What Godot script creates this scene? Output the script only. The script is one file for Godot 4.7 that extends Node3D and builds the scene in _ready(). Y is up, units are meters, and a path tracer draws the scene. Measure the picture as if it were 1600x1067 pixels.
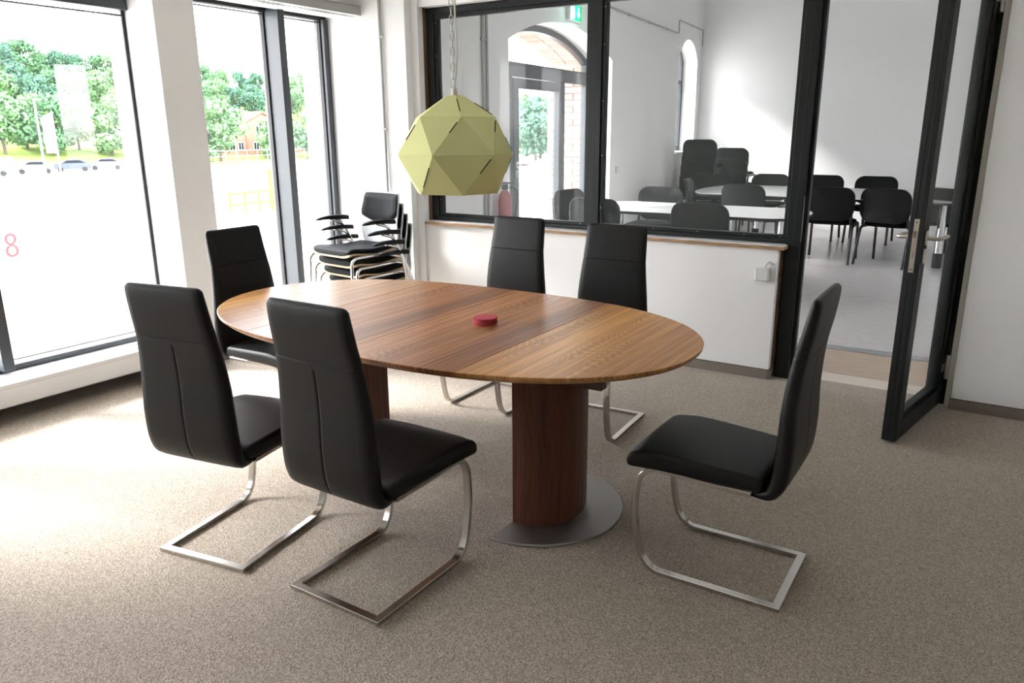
extends Node3D

# ---------------------------------------------------------------- mesh helper
class G:
	var P := PackedVector3Array()
	var U := PackedVector2Array()
	var I := PackedInt32Array()

	func v(a: Vector3, t := Vector2.ZERO) -> int:
		P.append(a)
		U.append(t)
		return P.size() - 1

	func tri(a: int, b: int, c: int) -> void:
		I.append(a)
		I.append(b)
		I.append(c)

	func fix(from: int) -> void:
		if from >= I.size():
			return
		var o := P[I[from]]
		var vol := 0.0
		for t in range(from, I.size(), 3):
			vol += (P[I[t]] - o).dot((P[I[t + 1]] - o).cross(P[I[t + 2]] - o))
		if vol < 0.0:
			for t in range(from, I.size(), 3):
				var s := I[t + 1]
				I[t + 1] = I[t + 2]
				I[t + 2] = s

	# rings of equal length joined one after the other; ends closed with fans
	func loft(R: Array, cap0 := true, cap1 := true, loop := false) -> void:
		var from := I.size()
		var n: int = R[0].size()
		var base := []
		for r in R:
			base.append(P.size())
			for q in r:
				v(q)
		var m := R.size()
		for k in (m if loop else m - 1):
			var a: int = base[k]
			var b: int = base[(k + 1) % m]
			for j in n:
				var j2 := (j + 1) % n
				tri(a + j, b + j, b + j2)
				tri(a + j, b + j2, a + j2)
		if not loop:
			for e in [[cap0, 0], [cap1, m - 1]]:
				if e[0]:
					var mid := Vector3.ZERO
					for q in R[e[1]]:
						mid += q
					var c := v(mid / n)
					var s: int = base[e[1]]
					for j in n:
						if e[1] == 0:
							tri(c, s + j, s + (j + 1) % n)
						else:
							tri(c, s + (j + 1) % n, s + j)
		fix(from)

	func box(c: Vector3, s: Vector3, ch := 0.0) -> void:
		var h := s / 2.0
		ch = minf(ch, minf(h.x, minf(h.y, h.z)) * 0.8)
		if ch <= 0.0:
			loft([rect(c, h.x, h.z, -h.y), rect(c, h.x, h.z, h.y)])
			return
		loft([oct(c, h.x - ch, h.z - ch, 0.0, -h.y), oct(c, h.x, h.z, ch, -h.y + ch), oct(c, h.x, h.z, ch, h.y - ch), oct(c, h.x - ch, h.z - ch, 0.0, h.y)])

	func span(a: Vector3, b: Vector3, ch := 0.0) -> void:
		box((a + b) / 2.0, (b - a).abs(), ch)

	func rect(c: Vector3, x: float, z: float, y: float) -> Array:
		return [c + Vector3(-x, y, -z), c + Vector3(x, y, -z), c + Vector3(x, y, z), c + Vector3(-x, y, z)]

	func oct(c: Vector3, x: float, z: float, k: float, y: float) -> Array:
		return [c + Vector3(-x + k, y, -z), c + Vector3(x - k, y, -z), c + Vector3(x, y, -z + k), c + Vector3(x, y, z - k), c + Vector3(x - k, y, z), c + Vector3(-x + k, y, z), c + Vector3(-x, y, z - k), c + Vector3(-x, y, -z + k)]

	# flat outline (x, y) between two depths z, then placed by xf
	func prism(poly: PackedVector2Array, z0: float, z1: float, xf := Transform3D()) -> void:
		var from := I.size()
		var n := poly.size()
		var flat := Geometry2D.triangulate_polygon(poly)
		var a := P.size()
		for q in poly:
			v(xf * Vector3(q.x, q.y, z0), q)
		var b := P.size()
		for q in poly:
			v(xf * Vector3(q.x, q.y, z1), q)
		for j in n:
			var k := (j + 1) % n
			tri(a + j, a + k, b + k)
			tri(a + j, b + k, b + j)
		var cw := Geometry2D.is_polygon_clockwise(poly)
		for t in range(0, flat.size(), 3):
			var x := flat[t]
			var y := flat[t + 1]
			var z := flat[t + 2]
			var up := (poly[y] - poly[x]).cross(poly[z] - poly[x]) > 0.0
			if up == cw:
				var s := y
				y = z
				z = s
			tri(b + x, b + y, b + z)
			tri(a + x, a + z, a + y)
		fix(from)

	func tube(path: Array, r: float, n := 10, caps := true, loop := false) -> void:
		var sec := []
		for j in n:
			sec.append(Vector2(cos(TAU * j / n), sin(TAU * j / n)) * r)
		sweep(path, sec, Vector3.ZERO, caps, loop)

	# a section carried along a path; side fixes the section's x axis, else it is carried without twist
	func sweep(path: Array, sec: Array, side := Vector3.ZERO, caps := true, loop := false) -> void:
		var R := []
		var m := path.size()
		var x := side
		for k in m:
			var t: Vector3
			if loop:
				t = (path[(k + 1) % m] - path[(k + m - 1) % m]).normalized()
			else:
				t = (path[mini(k + 1, m - 1)] - path[maxi(k - 1, 0)]).normalized()
			if side == Vector3.ZERO:
				if k == 0:
					x = (Vector3.UP if absf(t.y) < 0.9 else Vector3.RIGHT).cross(t).normalized()
				x = (x - t * t.dot(x)).normalized()
			var y := t.cross(x).normalized()
			var w := 1.0
			if k > 0 and k < m - 1:
				var d0: Vector3 = (path[k] - path[k - 1]).normalized()
				w = 1.0 / maxf(0.5, d0.dot(t))
			var ring := []
			for q in sec:
				ring.append(path[k] + x * q.x + y * q.y * (w if side != Vector3.ZERO else 1.0))
			R.append(ring)
		loft(R, caps, caps, loop)

	func lathe(prof: Array, n := 24, xf := Transform3D()) -> void:
		var R := []
		for q in prof:
			var ring := []
			for j in n:
				var a := TAU * j / n
				ring.append(xf * Vector3(cos(a) * maxf(q.x, 0.00001), q.y, sin(a) * maxf(q.x, 0.00001)))
			R.append(ring)
		loft(R)

	func mesh(deg := 40.0) -> ArrayMesh:
		var nt := I.size() / 3
		var fn := PackedVector3Array()
		var un := PackedVector3Array()
		fn.resize(nt)
		un.resize(nt)
		var at := {}
		for t in nt:
			var a := P[I[t * 3]]
			var n := (P[I[t * 3 + 1]] - a).cross(P[I[t * 3 + 2]] - a)
			fn[t] = n
			un[t] = n.normalized()
			for k in 3:
				var key := Vector3i((P[I[t * 3 + k]] * 20000.0).round())
				if at.has(key):
					at[key].append(t)
				else:
					at[key] = [t]
		var cd := cos(deg_to_rad(deg))
		var ov := PackedVector3Array()
		var on := PackedVector3Array()
		var ou := PackedVector2Array()
		for t in nt:
			if fn[t].length_squared() < 1e-18:
				continue
			for k in [0, 2, 1]:
				var i := I[t * 3 + k]
				var sum := Vector3.ZERO
				for s in at[Vector3i((P[i] * 20000.0).round())]:
					if un[s].dot(un[t]) > cd:
						sum += fn[s]
				ov.append(P[i])
				on.append(sum.normalized())
				ou.append(U[i])
		var arr := []
		arr.resize(Mesh.ARRAY_MAX)
		arr[Mesh.ARRAY_VERTEX] = ov
		arr[Mesh.ARRAY_NORMAL] = on
		arr[Mesh.ARRAY_TEX_UV] = ou
		var out := ArrayMesh.new()
		out.add_surface_from_arrays(Mesh.PRIMITIVE_TRIANGLES, arr)
		return out

# ---------------------------------------------------------------- scene helpers
var taken := {}
var M := {}
var rng := RandomNumberGenerator.new()

func numbered(called: String) -> String:
	if not taken.has(called):
		taken[called] = 0
		return called
	taken[called] += 1
	return "%s_%03d" % [called, taken[called]]

func tag(o: Node3D, label: String, category: String, group := "", kind := "") -> Node3D:
	o.set_meta("label", label)
	o.set_meta("category", category)
	if group:
		o.set_meta("group", group)
	if kind:
		o.set_meta("kind", kind)
	return o

func thing(called: String, label: String, category: String, at := Vector3.ZERO, turn := 0.0, group := "") -> Node3D:
	var o := Node3D.new()
	o.name = numbered(called)
	add_child(o)
	o.position = at
	o.rotation.y = turn
	return tag(o, label, category, group)

func part(called: String, g: G, m: Material, parent: Node3D, deg := 40.0) -> MeshInstance3D:
	return part_mesh(called, g.mesh(deg), m, parent)

func part_mesh(called: String, mesh: Mesh, m: Material, parent: Node3D) -> MeshInstance3D:
	var o := MeshInstance3D.new()
	o.mesh = mesh
	o.material_override = m
	o.name = called
	parent.add_child(o, true)
	return o

func solo(called: String, g: G, m: Material, label: String, category: String, at := Vector3.ZERO, group := "", kind := "", deg := 40.0) -> MeshInstance3D:
	var o := MeshInstance3D.new()
	o.mesh = g.mesh(deg)
	o.material_override = m
	o.name = numbered(called)
	add_child(o)
	o.position = at
	tag(o, label, category, group, kind)
	return o

func struct(called: String, g: G, m: Material, label: String, category := "wall") -> MeshInstance3D:
	return solo(called, g, m, label, category, Vector3.ZERO, "", "structure")

func copy(o: Node3D, at: Vector3, turn: float, label := "", called := "") -> Node3D:
	var c: Node3D = o.duplicate()
	c.name = numbered(called if called else String(o.name).rstrip("0123456789").trim_suffix("_"))
	add_child(c)
	c.position = at
	c.rotation = Vector3(0, turn, 0)
	if label:
		c.set_meta("label", label)
	return c

# ---------------------------------------------------------------- materials
func lin(r: float, g: float, b: float, a := 1.0) -> Color:
	var c := Color(r, g, b).linear_to_srgb()
	c.a = a
	return c

func mat(called: String, c: Color, rough := 0.6, metal := 0.0, spec := 0.5) -> StandardMaterial3D:
	var m := StandardMaterial3D.new()
	m.resource_name = called
	m.albedo_color = c
	m.roughness = rough
	m.metallic = metal
	m.metallic_specular = spec
	M[called] = m
	return m

func noise_tex(freq: float, kind: int, octaves: int, size: int, sd: int, ramp: Gradient = null, normal := false, bump := 4.0) -> NoiseTexture2D:
	var n := FastNoiseLite.new()
	n.noise_type = kind
	n.frequency = freq
	n.fractal_octaves = octaves
	n.seed = sd
	var t := NoiseTexture2D.new()
	t.width = size
	t.height = size
	t.seamless = true
	t.noise = n
	if normal:
		t.as_normal_map = true
		t.bump_strength = bump
	if ramp:
		t.color_ramp = ramp
	return t

func ramp(stops: Array) -> Gradient:
	var g := Gradient.new()
	var o := PackedFloat32Array()
	var c := PackedColorArray()
	for s in stops:
		o.append(s[0])
		c.append(s[1])
	g.offsets = o
	g.colors = c
	return g

func tri(m: StandardMaterial3D, scale: Vector3, world := false) -> void:
	m.uv1_triplanar = true
	m.uv1_world_triplanar = world
	m.uv1_scale = scale

func pane(called: String, tint: Color) -> StandardMaterial3D:
	var m := mat(called, tint, 0.0, 0.0, 0.5)
	m.transparency = BaseMaterial3D.TRANSPARENCY_ALPHA
	return m

# walnut: glued staves along v, streaks, pores and cathedral figure; stave tones differ from stave to stave
func wood_image(sd: int, w: int, h: int, staves: int, dark: Color, light: Color, cathedral: float) -> ImageTexture:
	var r := RandomNumberGenerator.new()
	r.seed = sd
	var n1 := FastNoiseLite.new()
	n1.seed = sd
	n1.frequency = 1.0
	n1.noise_type = FastNoiseLite.TYPE_SIMPLEX_SMOOTH
	n1.fractal_type = FastNoiseLite.FRACTAL_NONE
	var tone := []
	var off := []
	var arch := []
	for k in staves + 1:
		tone.append(r.randf_range(-0.24, 0.24))
		off.append(r.randf_range(0.0, 50.0))
		arch.append(r.randf())
	var data := PackedByteArray()
	data.resize(w * h * 3)
	var at := 0
	for y in h:
		var fy := float(y) / h
		for x in w:
			var fx := float(x) / w
			var s := fx * staves
			var k := int(s)
			var lx := s - k - 0.5
			var o: float = off[k]
			var bend: float = lx + 0.12 * n1.get_noise_2d(o, fy * 2.0)
			var ring: float
			if arch[k] < cathedral:
				ring = sin((bend * bend * 11.0 + fy * 26.0 + 1.2 * n1.get_noise_2d(fx * 9.0 + o, fy * 3.0)) * TAU) * clampf(0.5 + 1.4 * n1.get_noise_2d(o * 3.0, fy * 2.0), 0.1, 1.0)
			else:
				ring = sin((bend * 7.0 + 0.5 * n1.get_noise_2d(fx * 12.0 + o, fy * 1.6)) * 7.0)
			var fine := n1.get_noise_2d(fx * 260.0, fy * 7.0 + o)
			var broad := n1.get_noise_2d(fx * 22.0 + o, fy * 1.3)
			var t: float = clampf(0.5 + tone[k] + 0.14 * ring + 0.1 * fine + 0.22 * broad, 0.0, 1.0)
			if fine < -0.62:
				t *= 0.7
			var c := dark.lerp(light, t)
			data[at] = int(clampf(c.r, 0, 1) * 255.0)
			data[at + 1] = int(clampf(c.g, 0, 1) * 255.0)
			data[at + 2] = int(clampf(c.b, 0, 1) * 255.0)
			at += 3
	return ImageTexture.create_from_image(Image.create_from_data(w, h, false, Image.FORMAT_RGB8, data))

# short cut pile: tufts of several browns, and their bumps
func carpet_images() -> Array:
	var r := RandomNumberGenerator.new()
	r.seed = 11
	var n := 512
	var h := PackedFloat32Array()
	h.resize(n * n)
	var half := n / 2
	var coarse := PackedFloat32Array()
	coarse.resize(half * half)
	for i in half * half:
		coarse[i] = r.randf()
	for y in n:
		for x in n:
			h[y * n + x] = 0.62 * coarse[(y / 2) * half + x / 2] + 0.38 * r.randf()
	var dark := lin(0.17, 0.138, 0.106)
	var mid := lin(0.375, 0.315, 0.25)
	var light := lin(0.6, 0.525, 0.44)
	var col := PackedByteArray()
	var nor := PackedByteArray()
	col.resize(n * n * 3)
	nor.resize(n * n * 3)
	var at := 0
	for y in n:
		for x in n:
			var v := h[y * n + x]
			var c := dark.lerp(mid, v * 2.0) if v < 0.5 else mid.lerp(light, v * 2.0 - 1.0)
			col[at] = int(c.r * 255.0)
			col[at + 1] = int(c.g * 255.0)
			col[at + 2] = int(c.b * 255.0)
			var dx := h[y * n + (x + 1) % n] - h[y * n + (x + n - 1) % n]
			var dy := h[((y + 1) % n) * n + x] - h[((y + n - 1) % n) * n + x]
			var v3 := Vector3(-dx, dy, 1.0).normalized()
			nor[at] = int((v3.x * 0.5 + 0.5) * 255.0)
			nor[at + 1] = int((v3.y * 0.5 + 0.5) * 255.0)
			nor[at + 2] = int((v3.z * 0.5 + 0.5) * 255.0)
			at += 3
	return [ImageTexture.create_from_image(Image.create_from_data(n, n, false, Image.FORMAT_RGB8, col)), ImageTexture.create_from_image(Image.create_from_data(n, n, false, Image.FORMAT_RGB8, nor))]

func make_materials() -> void:
	var m: StandardMaterial3D
	m = mat("white_paint", lin(0.86, 0.86, 0.85), 0.75, 0.0, 0.3)
	m.normal_enabled = true
	m.normal_texture = noise_tex(0.06, FastNoiseLite.TYPE_SIMPLEX, 4, 512, 3, null, true, 1.2)
	m.normal_scale = 0.25
	tri(m, Vector3.ONE * 1.7, true)
	mat("white_lacquer", lin(0.8, 0.8, 0.79), 0.35)
	m = mat("carpet", Color.WHITE, 1.0, 0.0, 0.1)
	var pile := carpet_images()
	m.albedo_texture = pile[0]
	m.normal_enabled = true
	m.normal_texture = pile[1]
	m.normal_scale = 0.8
	m.rim_enabled = true
	m.rim = 0.35
	m.rim_tint = 0.0
	tri(m, Vector3.ONE * 1.05, true)
	m = mat("leather", lin(0.0055, 0.0058, 0.006), 0.42, 0.0, 0.36)
	m.normal_enabled = true
	m.normal_texture = noise_tex(0.09, FastNoiseLite.TYPE_CELLULAR, 2, 512, 21, null, true, 3.0)
	m.normal_scale = 0.22
	tri(m, Vector3.ONE * 9.0)
	mat("pad_leather", lin(0.006, 0.0075, 0.009), 0.6, 0.0, 0.22)
	mat("steel", lin(0.56, 0.54, 0.51), 0.2, 1.0)
	mat("plate_steel", lin(0.4, 0.395, 0.385), 0.42, 1.0)
	mat("chrome", lin(0.78, 0.78, 0.79), 0.08, 1.0)
	mat("brass_steel", lin(0.52, 0.49, 0.42), 0.32, 1.0)
	mat("frame_paint", lin(0.013, 0.0155, 0.0165), 0.45, 0.0, 0.35)
	mat("window_frame_paint", lin(0.042, 0.05, 0.058), 0.4)
	mat("gasket", lin(0.008, 0.008, 0.009), 0.6)
	mat("screw_metal", lin(0.5, 0.5, 0.48), 0.35, 1.0)
	pane("glass", lin(0.75, 0.85, 0.83, 0.03)).metallic_specular = 0.2
	pane("window_glass", lin(0.8, 0.88, 0.87, 0.03)).metallic_specular = 0.4
	m = mat("wood_end", Color.WHITE, 0.36, 0.0, 0.42)
	m.albedo_texture = wood_image(5, 640, 900, 6, lin(0.25, 0.105, 0.03), lin(0.75, 0.4, 0.14), 0.6)
	m = mat("wood_leaf", Color.WHITE, 0.36, 0.0, 0.42)
	m.albedo_texture = wood_image(9, 640, 900, 5, lin(0.14, 0.046, 0.014), lin(0.6, 0.27, 0.092), 0.1)
	m = mat("wood_dark", Color.WHITE, 0.4, 0.0, 0.4)
	m.albedo_texture = wood_image(14, 512, 512, 4, lin(0.045, 0.014, 0.008), lin(0.15, 0.055, 0.028), 0.0)
	tri(m, Vector3(1.6, 1.2, 1.6))
	mat("wood_edge", lin(0.17, 0.078, 0.034), 0.42)
	mat("wood_frame", lin(0.05, 0.02, 0.012), 0.5)
	mat("red_felt", lin(0.46, 0.045, 0.07), 0.75)
	mat("lamp_card", lin(0.76, 0.77, 0.37), 0.85, 0.0, 0.2)
	mat("slot_dark", lin(0.03, 0.032, 0.02), 0.9)
	mat("cable_white", lin(0.72, 0.69, 0.62), 0.6)
	m = mat("plywood_edge", Color.WHITE, 0.6)
	m.albedo_texture = noise_tex(0.03, FastNoiseLite.TYPE_SIMPLEX, 3, 256, 41, ramp([[0.0, lin(0.2, 0.1, 0.045)], [0.5, lin(0.36, 0.22, 0.115)], [1.0, lin(0.5, 0.34, 0.2)]]))
	tri(m, Vector3(0.8, 14.0, 0.8), true)
	m = mat("particle_board", Color.WHITE, 0.9)
	m.albedo_texture = noise_tex(0.12, FastNoiseLite.TYPE_CELLULAR, 2, 256, 43, ramp([[0.0, lin(0.06, 0.035, 0.018)], [0.5, lin(0.17, 0.1, 0.05)], [1.0, lin(0.34, 0.23, 0.13)]]))
	tri(m, Vector3.ONE * 5.0, true)
	m = mat("skirting", Color.WHITE, 0.8)
	m.albedo_texture = noise_tex(0.2, FastNoiseLite.TYPE_SIMPLEX, 3, 512, 44, ramp([[0.0, lin(0.08, 0.065, 0.052)], [0.5, lin(0.21, 0.175, 0.145)], [1.0, lin(0.42, 0.37, 0.32)]]))
	tri(m, Vector3.ONE * 2.4, true)
	mat("skirting_top", lin(0.1, 0.07, 0.05), 0.6)
	m = mat("lino", Color.WHITE, 0.27, 0.0, 0.5)
	m.albedo_texture = noise_tex(0.02, FastNoiseLite.TYPE_SIMPLEX, 4, 512, 45, ramp([[0.0, lin(0.6, 0.57, 0.565)], [1.0, lin(0.67, 0.635, 0.63)]]))
	tri(m, Vector3.ONE * 0.8, true)
	m = mat("ramp_board", Color.WHITE, 0.55)
	m.albedo_texture = noise_tex(0.03, FastNoiseLite.TYPE_SIMPLEX, 4, 256, 46, ramp([[0.0, lin(0.5, 0.39, 0.29)], [1.0, lin(0.6, 0.48, 0.37)]]))
	tri(m, Vector3(0.6, 0.6, 3.0), true)
	mat("screed", lin(0.7, 0.62, 0.54), 0.7)
	mat("alu", lin(0.5, 0.53, 0.55), 0.35, 1.0)
	mat("grey_paint", lin(0.42, 0.42, 0.4), 0.5)
	mat("black_plastic", lin(0.005, 0.0053, 0.0056), 0.5, 0.0, 0.3)
	mat("black_fabric", lin(0.005, 0.005, 0.0055), 0.9, 0.0, 0.2)
	mat("black_metal", lin(0.006, 0.006, 0.0065), 0.4)
	mat("grey_shell", lin(0.6, 0.63, 0.66), 0.3)
	mat("beech_edge", lin(0.55, 0.37, 0.2), 0.5)
	mat("table_white", lin(0.7, 0.7, 0.7), 0.22)
	mat("sign_white", lin(0.8, 0.84, 0.82), 0.4)
	mat("sign_green", lin(0.0, 0.28, 0.14), 0.4)
	m = mat("sign_lit", lin(0.0, 0.28, 0.14), 0.4)
	m.emission_enabled = true
	m.emission = Color(0.0, 0.5, 0.28)
	m.emission_energy_multiplier = 0.12
	mat("red_enamel", lin(0.36, 0.016, 0.02), 0.3)
	mat("switch_plastic", lin(0.72, 0.72, 0.7), 0.35)
	# outside
	m = mat("gravel", Color.WHITE, 1.0, 0.0, 0.1)
	m.albedo_texture = noise_tex(0.03, FastNoiseLite.TYPE_SIMPLEX, 5, 512, 51, ramp([[0.0, lin(0.4, 0.38, 0.34)], [1.0, lin(0.62, 0.6, 0.56)]]))
	tri(m, Vector3.ONE * 0.15, true)
	m = mat("grass", Color.WHITE, 1.0, 0.0, 0.1)
	m.albedo_texture = noise_tex(0.03, FastNoiseLite.TYPE_SIMPLEX, 5, 512, 52, ramp([[0.0, lin(0.12, 0.19, 0.04)], [1.0, lin(0.27, 0.34, 0.09)]]))
	tri(m, Vector3.ONE * 0.05, true)
	m = mat("foliage", Color.WHITE, 0.8, 0.0, 0.2)
	m.vertex_color_use_as_albedo = true
	m.backlight_enabled = true
	m.backlight = lin(0.3, 0.4, 0.2)
	mat("bark", lin(0.09, 0.075, 0.06), 0.95)
	mat("car_white", lin(0.3, 0.32, 0.33), 0.25)
	mat("car_silver", lin(0.2, 0.22, 0.24), 0.25)
	mat("car_dark", lin(0.04, 0.055, 0.08), 0.25)
	mat("car_glass", lin(0.012, 0.015, 0.02), 0.5, 0.0, 0.15)
	mat("tyre", lin(0.02, 0.02, 0.02), 0.9)
	mat("banner_cloth", lin(0.75, 0.66, 0.55), 0.9)
	mat("banner_print", lin(0.55, 0.3, 0.22), 0.9)
	mat("hoarding_white", lin(0.78, 0.78, 0.78), 0.7)
	mat("red_print", lin(0.4, 0.012, 0.015), 0.7)
	mat("galvanised", lin(0.55, 0.57, 0.58), 0.5, 0.6)
	mat("site_yellow", lin(0.55, 0.34, 0.01), 0.6)
	mat("site_red", lin(0.6, 0.1, 0.08), 0.6)
	mat("facade_brick", lin(0.3, 0.16, 0.11), 0.9)
	mat("rubble_stone", lin(0.5, 0.45, 0.4), 1.0)
	for k in 3:
		mat("brick_%d" % k, [lin(0.42, 0.24, 0.18), lin(0.5, 0.32, 0.24), lin(0.36, 0.19, 0.14)][k], 0.95)
	mat("mortar", lin(0.5, 0.47, 0.43), 1.0)
	mat("roof_tile", lin(0.35, 0.11, 0.08), 0.9)

# ---------------------------------------------------------------- geometry shared by builders
func arc_pts(pts: Array, steps := 5) -> Array:      # Catmull-Rom through 3D points
	var out := []
	var n := pts.size()
	for k in n - 1:
		var p0: Vector3 = pts[maxi(k - 1, 0)]
		var p1: Vector3 = pts[k]
		var p2: Vector3 = pts[k + 1]
		var p3: Vector3 = pts[mini(k + 2, n - 1)]
		for s in steps:
			out.append(p1.cubic_interpolate(p2, p0, p3, float(s) / steps))
	out.append(pts[n - 1])
	return out

# a polyline with each inner corner rounded by radius r
func rounded(pts: Array, r: float, steps := 5) -> Array:
	var out := [pts[0]]
	for k in range(1, pts.size() - 1):
		var a: Vector3 = pts[k - 1]
		var b: Vector3 = pts[k]
		var c: Vector3 = pts[k + 1]
		var d := minf(r, minf(a.distance_to(b), b.distance_to(c)) * 0.49)
		var p := b + (a - b).normalized() * d
		var q := b + (c - b).normalized() * d
		for s in steps + 1:
			var t := float(s) / steps
			out.append(p.lerp(b, t).lerp(b.lerp(q, t), t))
	out.append(pts[pts.size() - 1])
	return out

func rrect(w: float, h: float, r: float, n := 4) -> Array:   # rounded rectangle outline, counter-clockwise
	var out := []
	r = minf(r, minf(w, h) * 0.499)
	for c in [[1, 1, 0.0], [-1, 1, 0.25], [-1, -1, 0.5], [1, -1, 0.75]]:
		for k in n + 1:
			var a: float = TAU * (c[2] + 0.25 * k / n)
			out.append(Vector2(c[0] * (w / 2 - r) + cos(a) * r, c[1] * (h / 2 - r) + sin(a) * r))
	return out

func pv(a: Array) -> PackedVector2Array:
	return PackedVector2Array(a)

func lerp_table(tab: Array, x: float) -> Array:      # rows [x, a, b, ...], smooth between rows
	if x <= tab[0][0]:
		return tab[0]
	for k in tab.size() - 1:
		if x <= tab[k + 1][0]:
			var t: float = (x - tab[k][0]) / (tab[k + 1][0] - tab[k][0])
			t = t * t * (3.0 - 2.0 * t) * 0.4 + t * 0.6
			var row := []
			for j in tab[k].size():
				row.append(lerpf(tab[k][j], tab[k + 1][j], t))
			return row
	return tab[tab.size() - 1]

# ---------------------------------------------------------------- leather cantilever chair; front is +z, rear bar at z = -0.27
func make_leather_chair() -> Node3D:
	var t := thing("leather_chair", "", "chair")
	var D := -0.27
	# sled frame, one bent flat bar on each side, mitred into the rear bar
	for s in [-1.0, 1.0]:
		var g := G.new()
		var x: float = s * 0.1855
		var pts := [Vector3(x, 0.0085, D + 0.018), Vector3(x, 0.0085, D + 0.25), Vector3(x, 0.0085, D + 0.405)]
		pts += [Vector3(x, 0.014, D + 0.44), Vector3(x, 0.032, D + 0.468), Vector3(x, 0.062, D + 0.488), Vector3(x, 0.11, D + 0.502), Vector3(x, 0.18, D + 0.514), Vector3(x, 0.25, D + 0.518), Vector3(x, 0.32, D + 0.512), Vector3(x, 0.355, D + 0.502), Vector3(x, 0.382, D + 0.482), Vector3(x, 0.396, D + 0.455), Vector3(x, 0.398, D + 0.42), Vector3(x, 0.394, D + 0.3), Vector3(x, 0.39, D + 0.12)]
		var path := arc_pts(pts, 4)
		var sec := []
		for q in [[-0.0145, -0.0065], [-0.0125, -0.0085], [0.0125, -0.0085], [0.0145, -0.0065], [0.0145, 0.0065], [0.0125, 0.0085], [-0.0125, 0.0085], [-0.0145, 0.0065]]:
			sec.append(Vector2(q[0], q[1]))
		g.sweep(path, sec, Vector3.RIGHT)
		for i in 8:                                # mitre of the first ring
			var p := g.P[i]
			p.z = D + (0.2 - absf(p.x)) + 0.0006
			g.P[i] = p
		g.P[path.size() * 8] = Vector3(x, 0.0085, D + 0.0151)
		part("leg", g, M.steel, t)
	var rb := G.new()
	var R := []
	for s in [-1.0, 1.0]:
		var ring := []
		for q in [[0.002, 0.0], [0.027, 0.0], [0.029, 0.002], [0.029, 0.015], [0.027, 0.017], [0.002, 0.017], [0.0, 0.015], [0.0, 0.002]]:
			ring.append(Vector3(s * (0.2 - q[0]), q[1], D + q[0]))
		R.append(ring)
	rb.loft(R)
	part("rear_bar", rb, M.steel, t)
	# seat cushion, lofted front to back
	var seat := G.new()
	R = []
	# d, centre height, half thickness, width
	var tab := [[0.085, 0.424, 0.004, 0.37], [0.09, 0.424, 0.018, 0.385], [0.11, 0.425, 0.026, 0.4], [0.2, 0.428, 0.0285, 0.412], [0.32, 0.432, 0.031, 0.424], [0.42, 0.434, 0.0335, 0.43], [0.48, 0.43, 0.032, 0.432], [0.515, 0.426, 0.0305, 0.43], [0.535, 0.421, 0.026, 0.426], [0.545, 0.417, 0.017, 0.42], [0.549, 0.415, 0.006, 0.41]]
	for d in [0.085, 0.088, 0.095, 0.11, 0.15, 0.2, 0.26, 0.32, 0.38, 0.43, 0.47, 0.5, 0.52, 0.535, 0.543, 0.549]:
		var q := lerp_table(tab, d)
		var ring := []
		for c in rrect(q[3], q[2] * 2.0, q[2] * 0.6, 4):
			var crown: float = 0.006 * (1.0 - pow(absf(c.x) / (q[3] * 0.5), 2.0)) if c.y > 0 else 0.0
			ring.append(Vector3(c.x, q[1] + c.y + crown, D + d))
		# extra points along the wide top and bottom so that the crown is round
		var wide := []
		for k in ring.size():
			wide.append(ring[k])
			var nx: Vector3 = ring[(k + 1) % ring.size()]
			if absf(nx.x - ring[k].x) > 0.2:
				for e in 5:
					var f := (e + 1) / 6.0
					var mid: Vector3 = ring[k].lerp(nx, f)
					if mid.y > q[1]:
						mid.y += 0.006 * (1.0 - pow(absf(mid.x) / (q[3] * 0.5), 2.0)) * minf(1.0, q[2] / 0.02)
					wide.append(mid)
		R.append(wide)
	seat.loft(R)
	var so := part("seat", seat, M.leather, t, 60.0)
	var rail := G.new()                             # steel plate that carries the cushion
	rail.span(Vector3(-0.19, 0.397, D + 0.12), Vector3(0.19, 0.403, D + 0.45), 0.001)
	part("seat_plate", rail, M.steel, so)
	# backrest: a padded sheet that curls under the seat; grooves are the stitched seams
	var back := G.new()
	R = []
	# height param s: d, h, half thickness, width
	var bt := [[0.0, 0.18, 0.394, 0.008, 0.34], [0.1, 0.12, 0.389, 0.014, 0.372], [0.2, 0.072, 0.396, 0.021, 0.396], [0.28, 0.05, 0.423, 0.026, 0.405], [0.36, 0.038, 0.475, 0.028, 0.407], [0.48, 0.033, 0.57, 0.028, 0.402], [0.6, 0.034, 0.67, 0.026, 0.39], [0.72, 0.028, 0.77, 0.0235, 0.37], [0.82, 0.018, 0.85, 0.022, 0.352], [0.9, 0.004, 0.92, 0.021, 0.344], [0.97, -0.008, 0.99, 0.0185, 0.338], [1.0, -0.012, 1.021, 0.0155, 0.334]]
	var cs := []
	for k in bt.size():
		cs.append(Vector3(bt[k][1], bt[k][2], 0))
	var spine := arc_pts(cs, 5)
	var seam_at := 8 * 5
	var n := spine.size()
	for k in n:
		var f := float(k) / 5.0
		var i0 := mini(int(f), bt.size() - 2)
		var w: float = lerpf(bt[i0][4], bt[i0 + 1][4], f - i0)
		var th: float = lerpf(bt[i0][3], bt[i0 + 1][3], f - i0)
		var tan: Vector3 = (spine[mini(k + 1, n - 1)] - spine[maxi(k - 1, 0)]).normalized()
		var nor := Vector3(-tan.y, tan.x, 0)       # towards the rear
		var rows := [[0.0, 1.0, 1.0]]
		if k == seam_at:
			rows = [[-0.003, 1.004, 1.0], [-0.001, 1.0, 0.885], [0.001, 0.998, 0.885], [0.003, 0.998, 1.0]]
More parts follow.
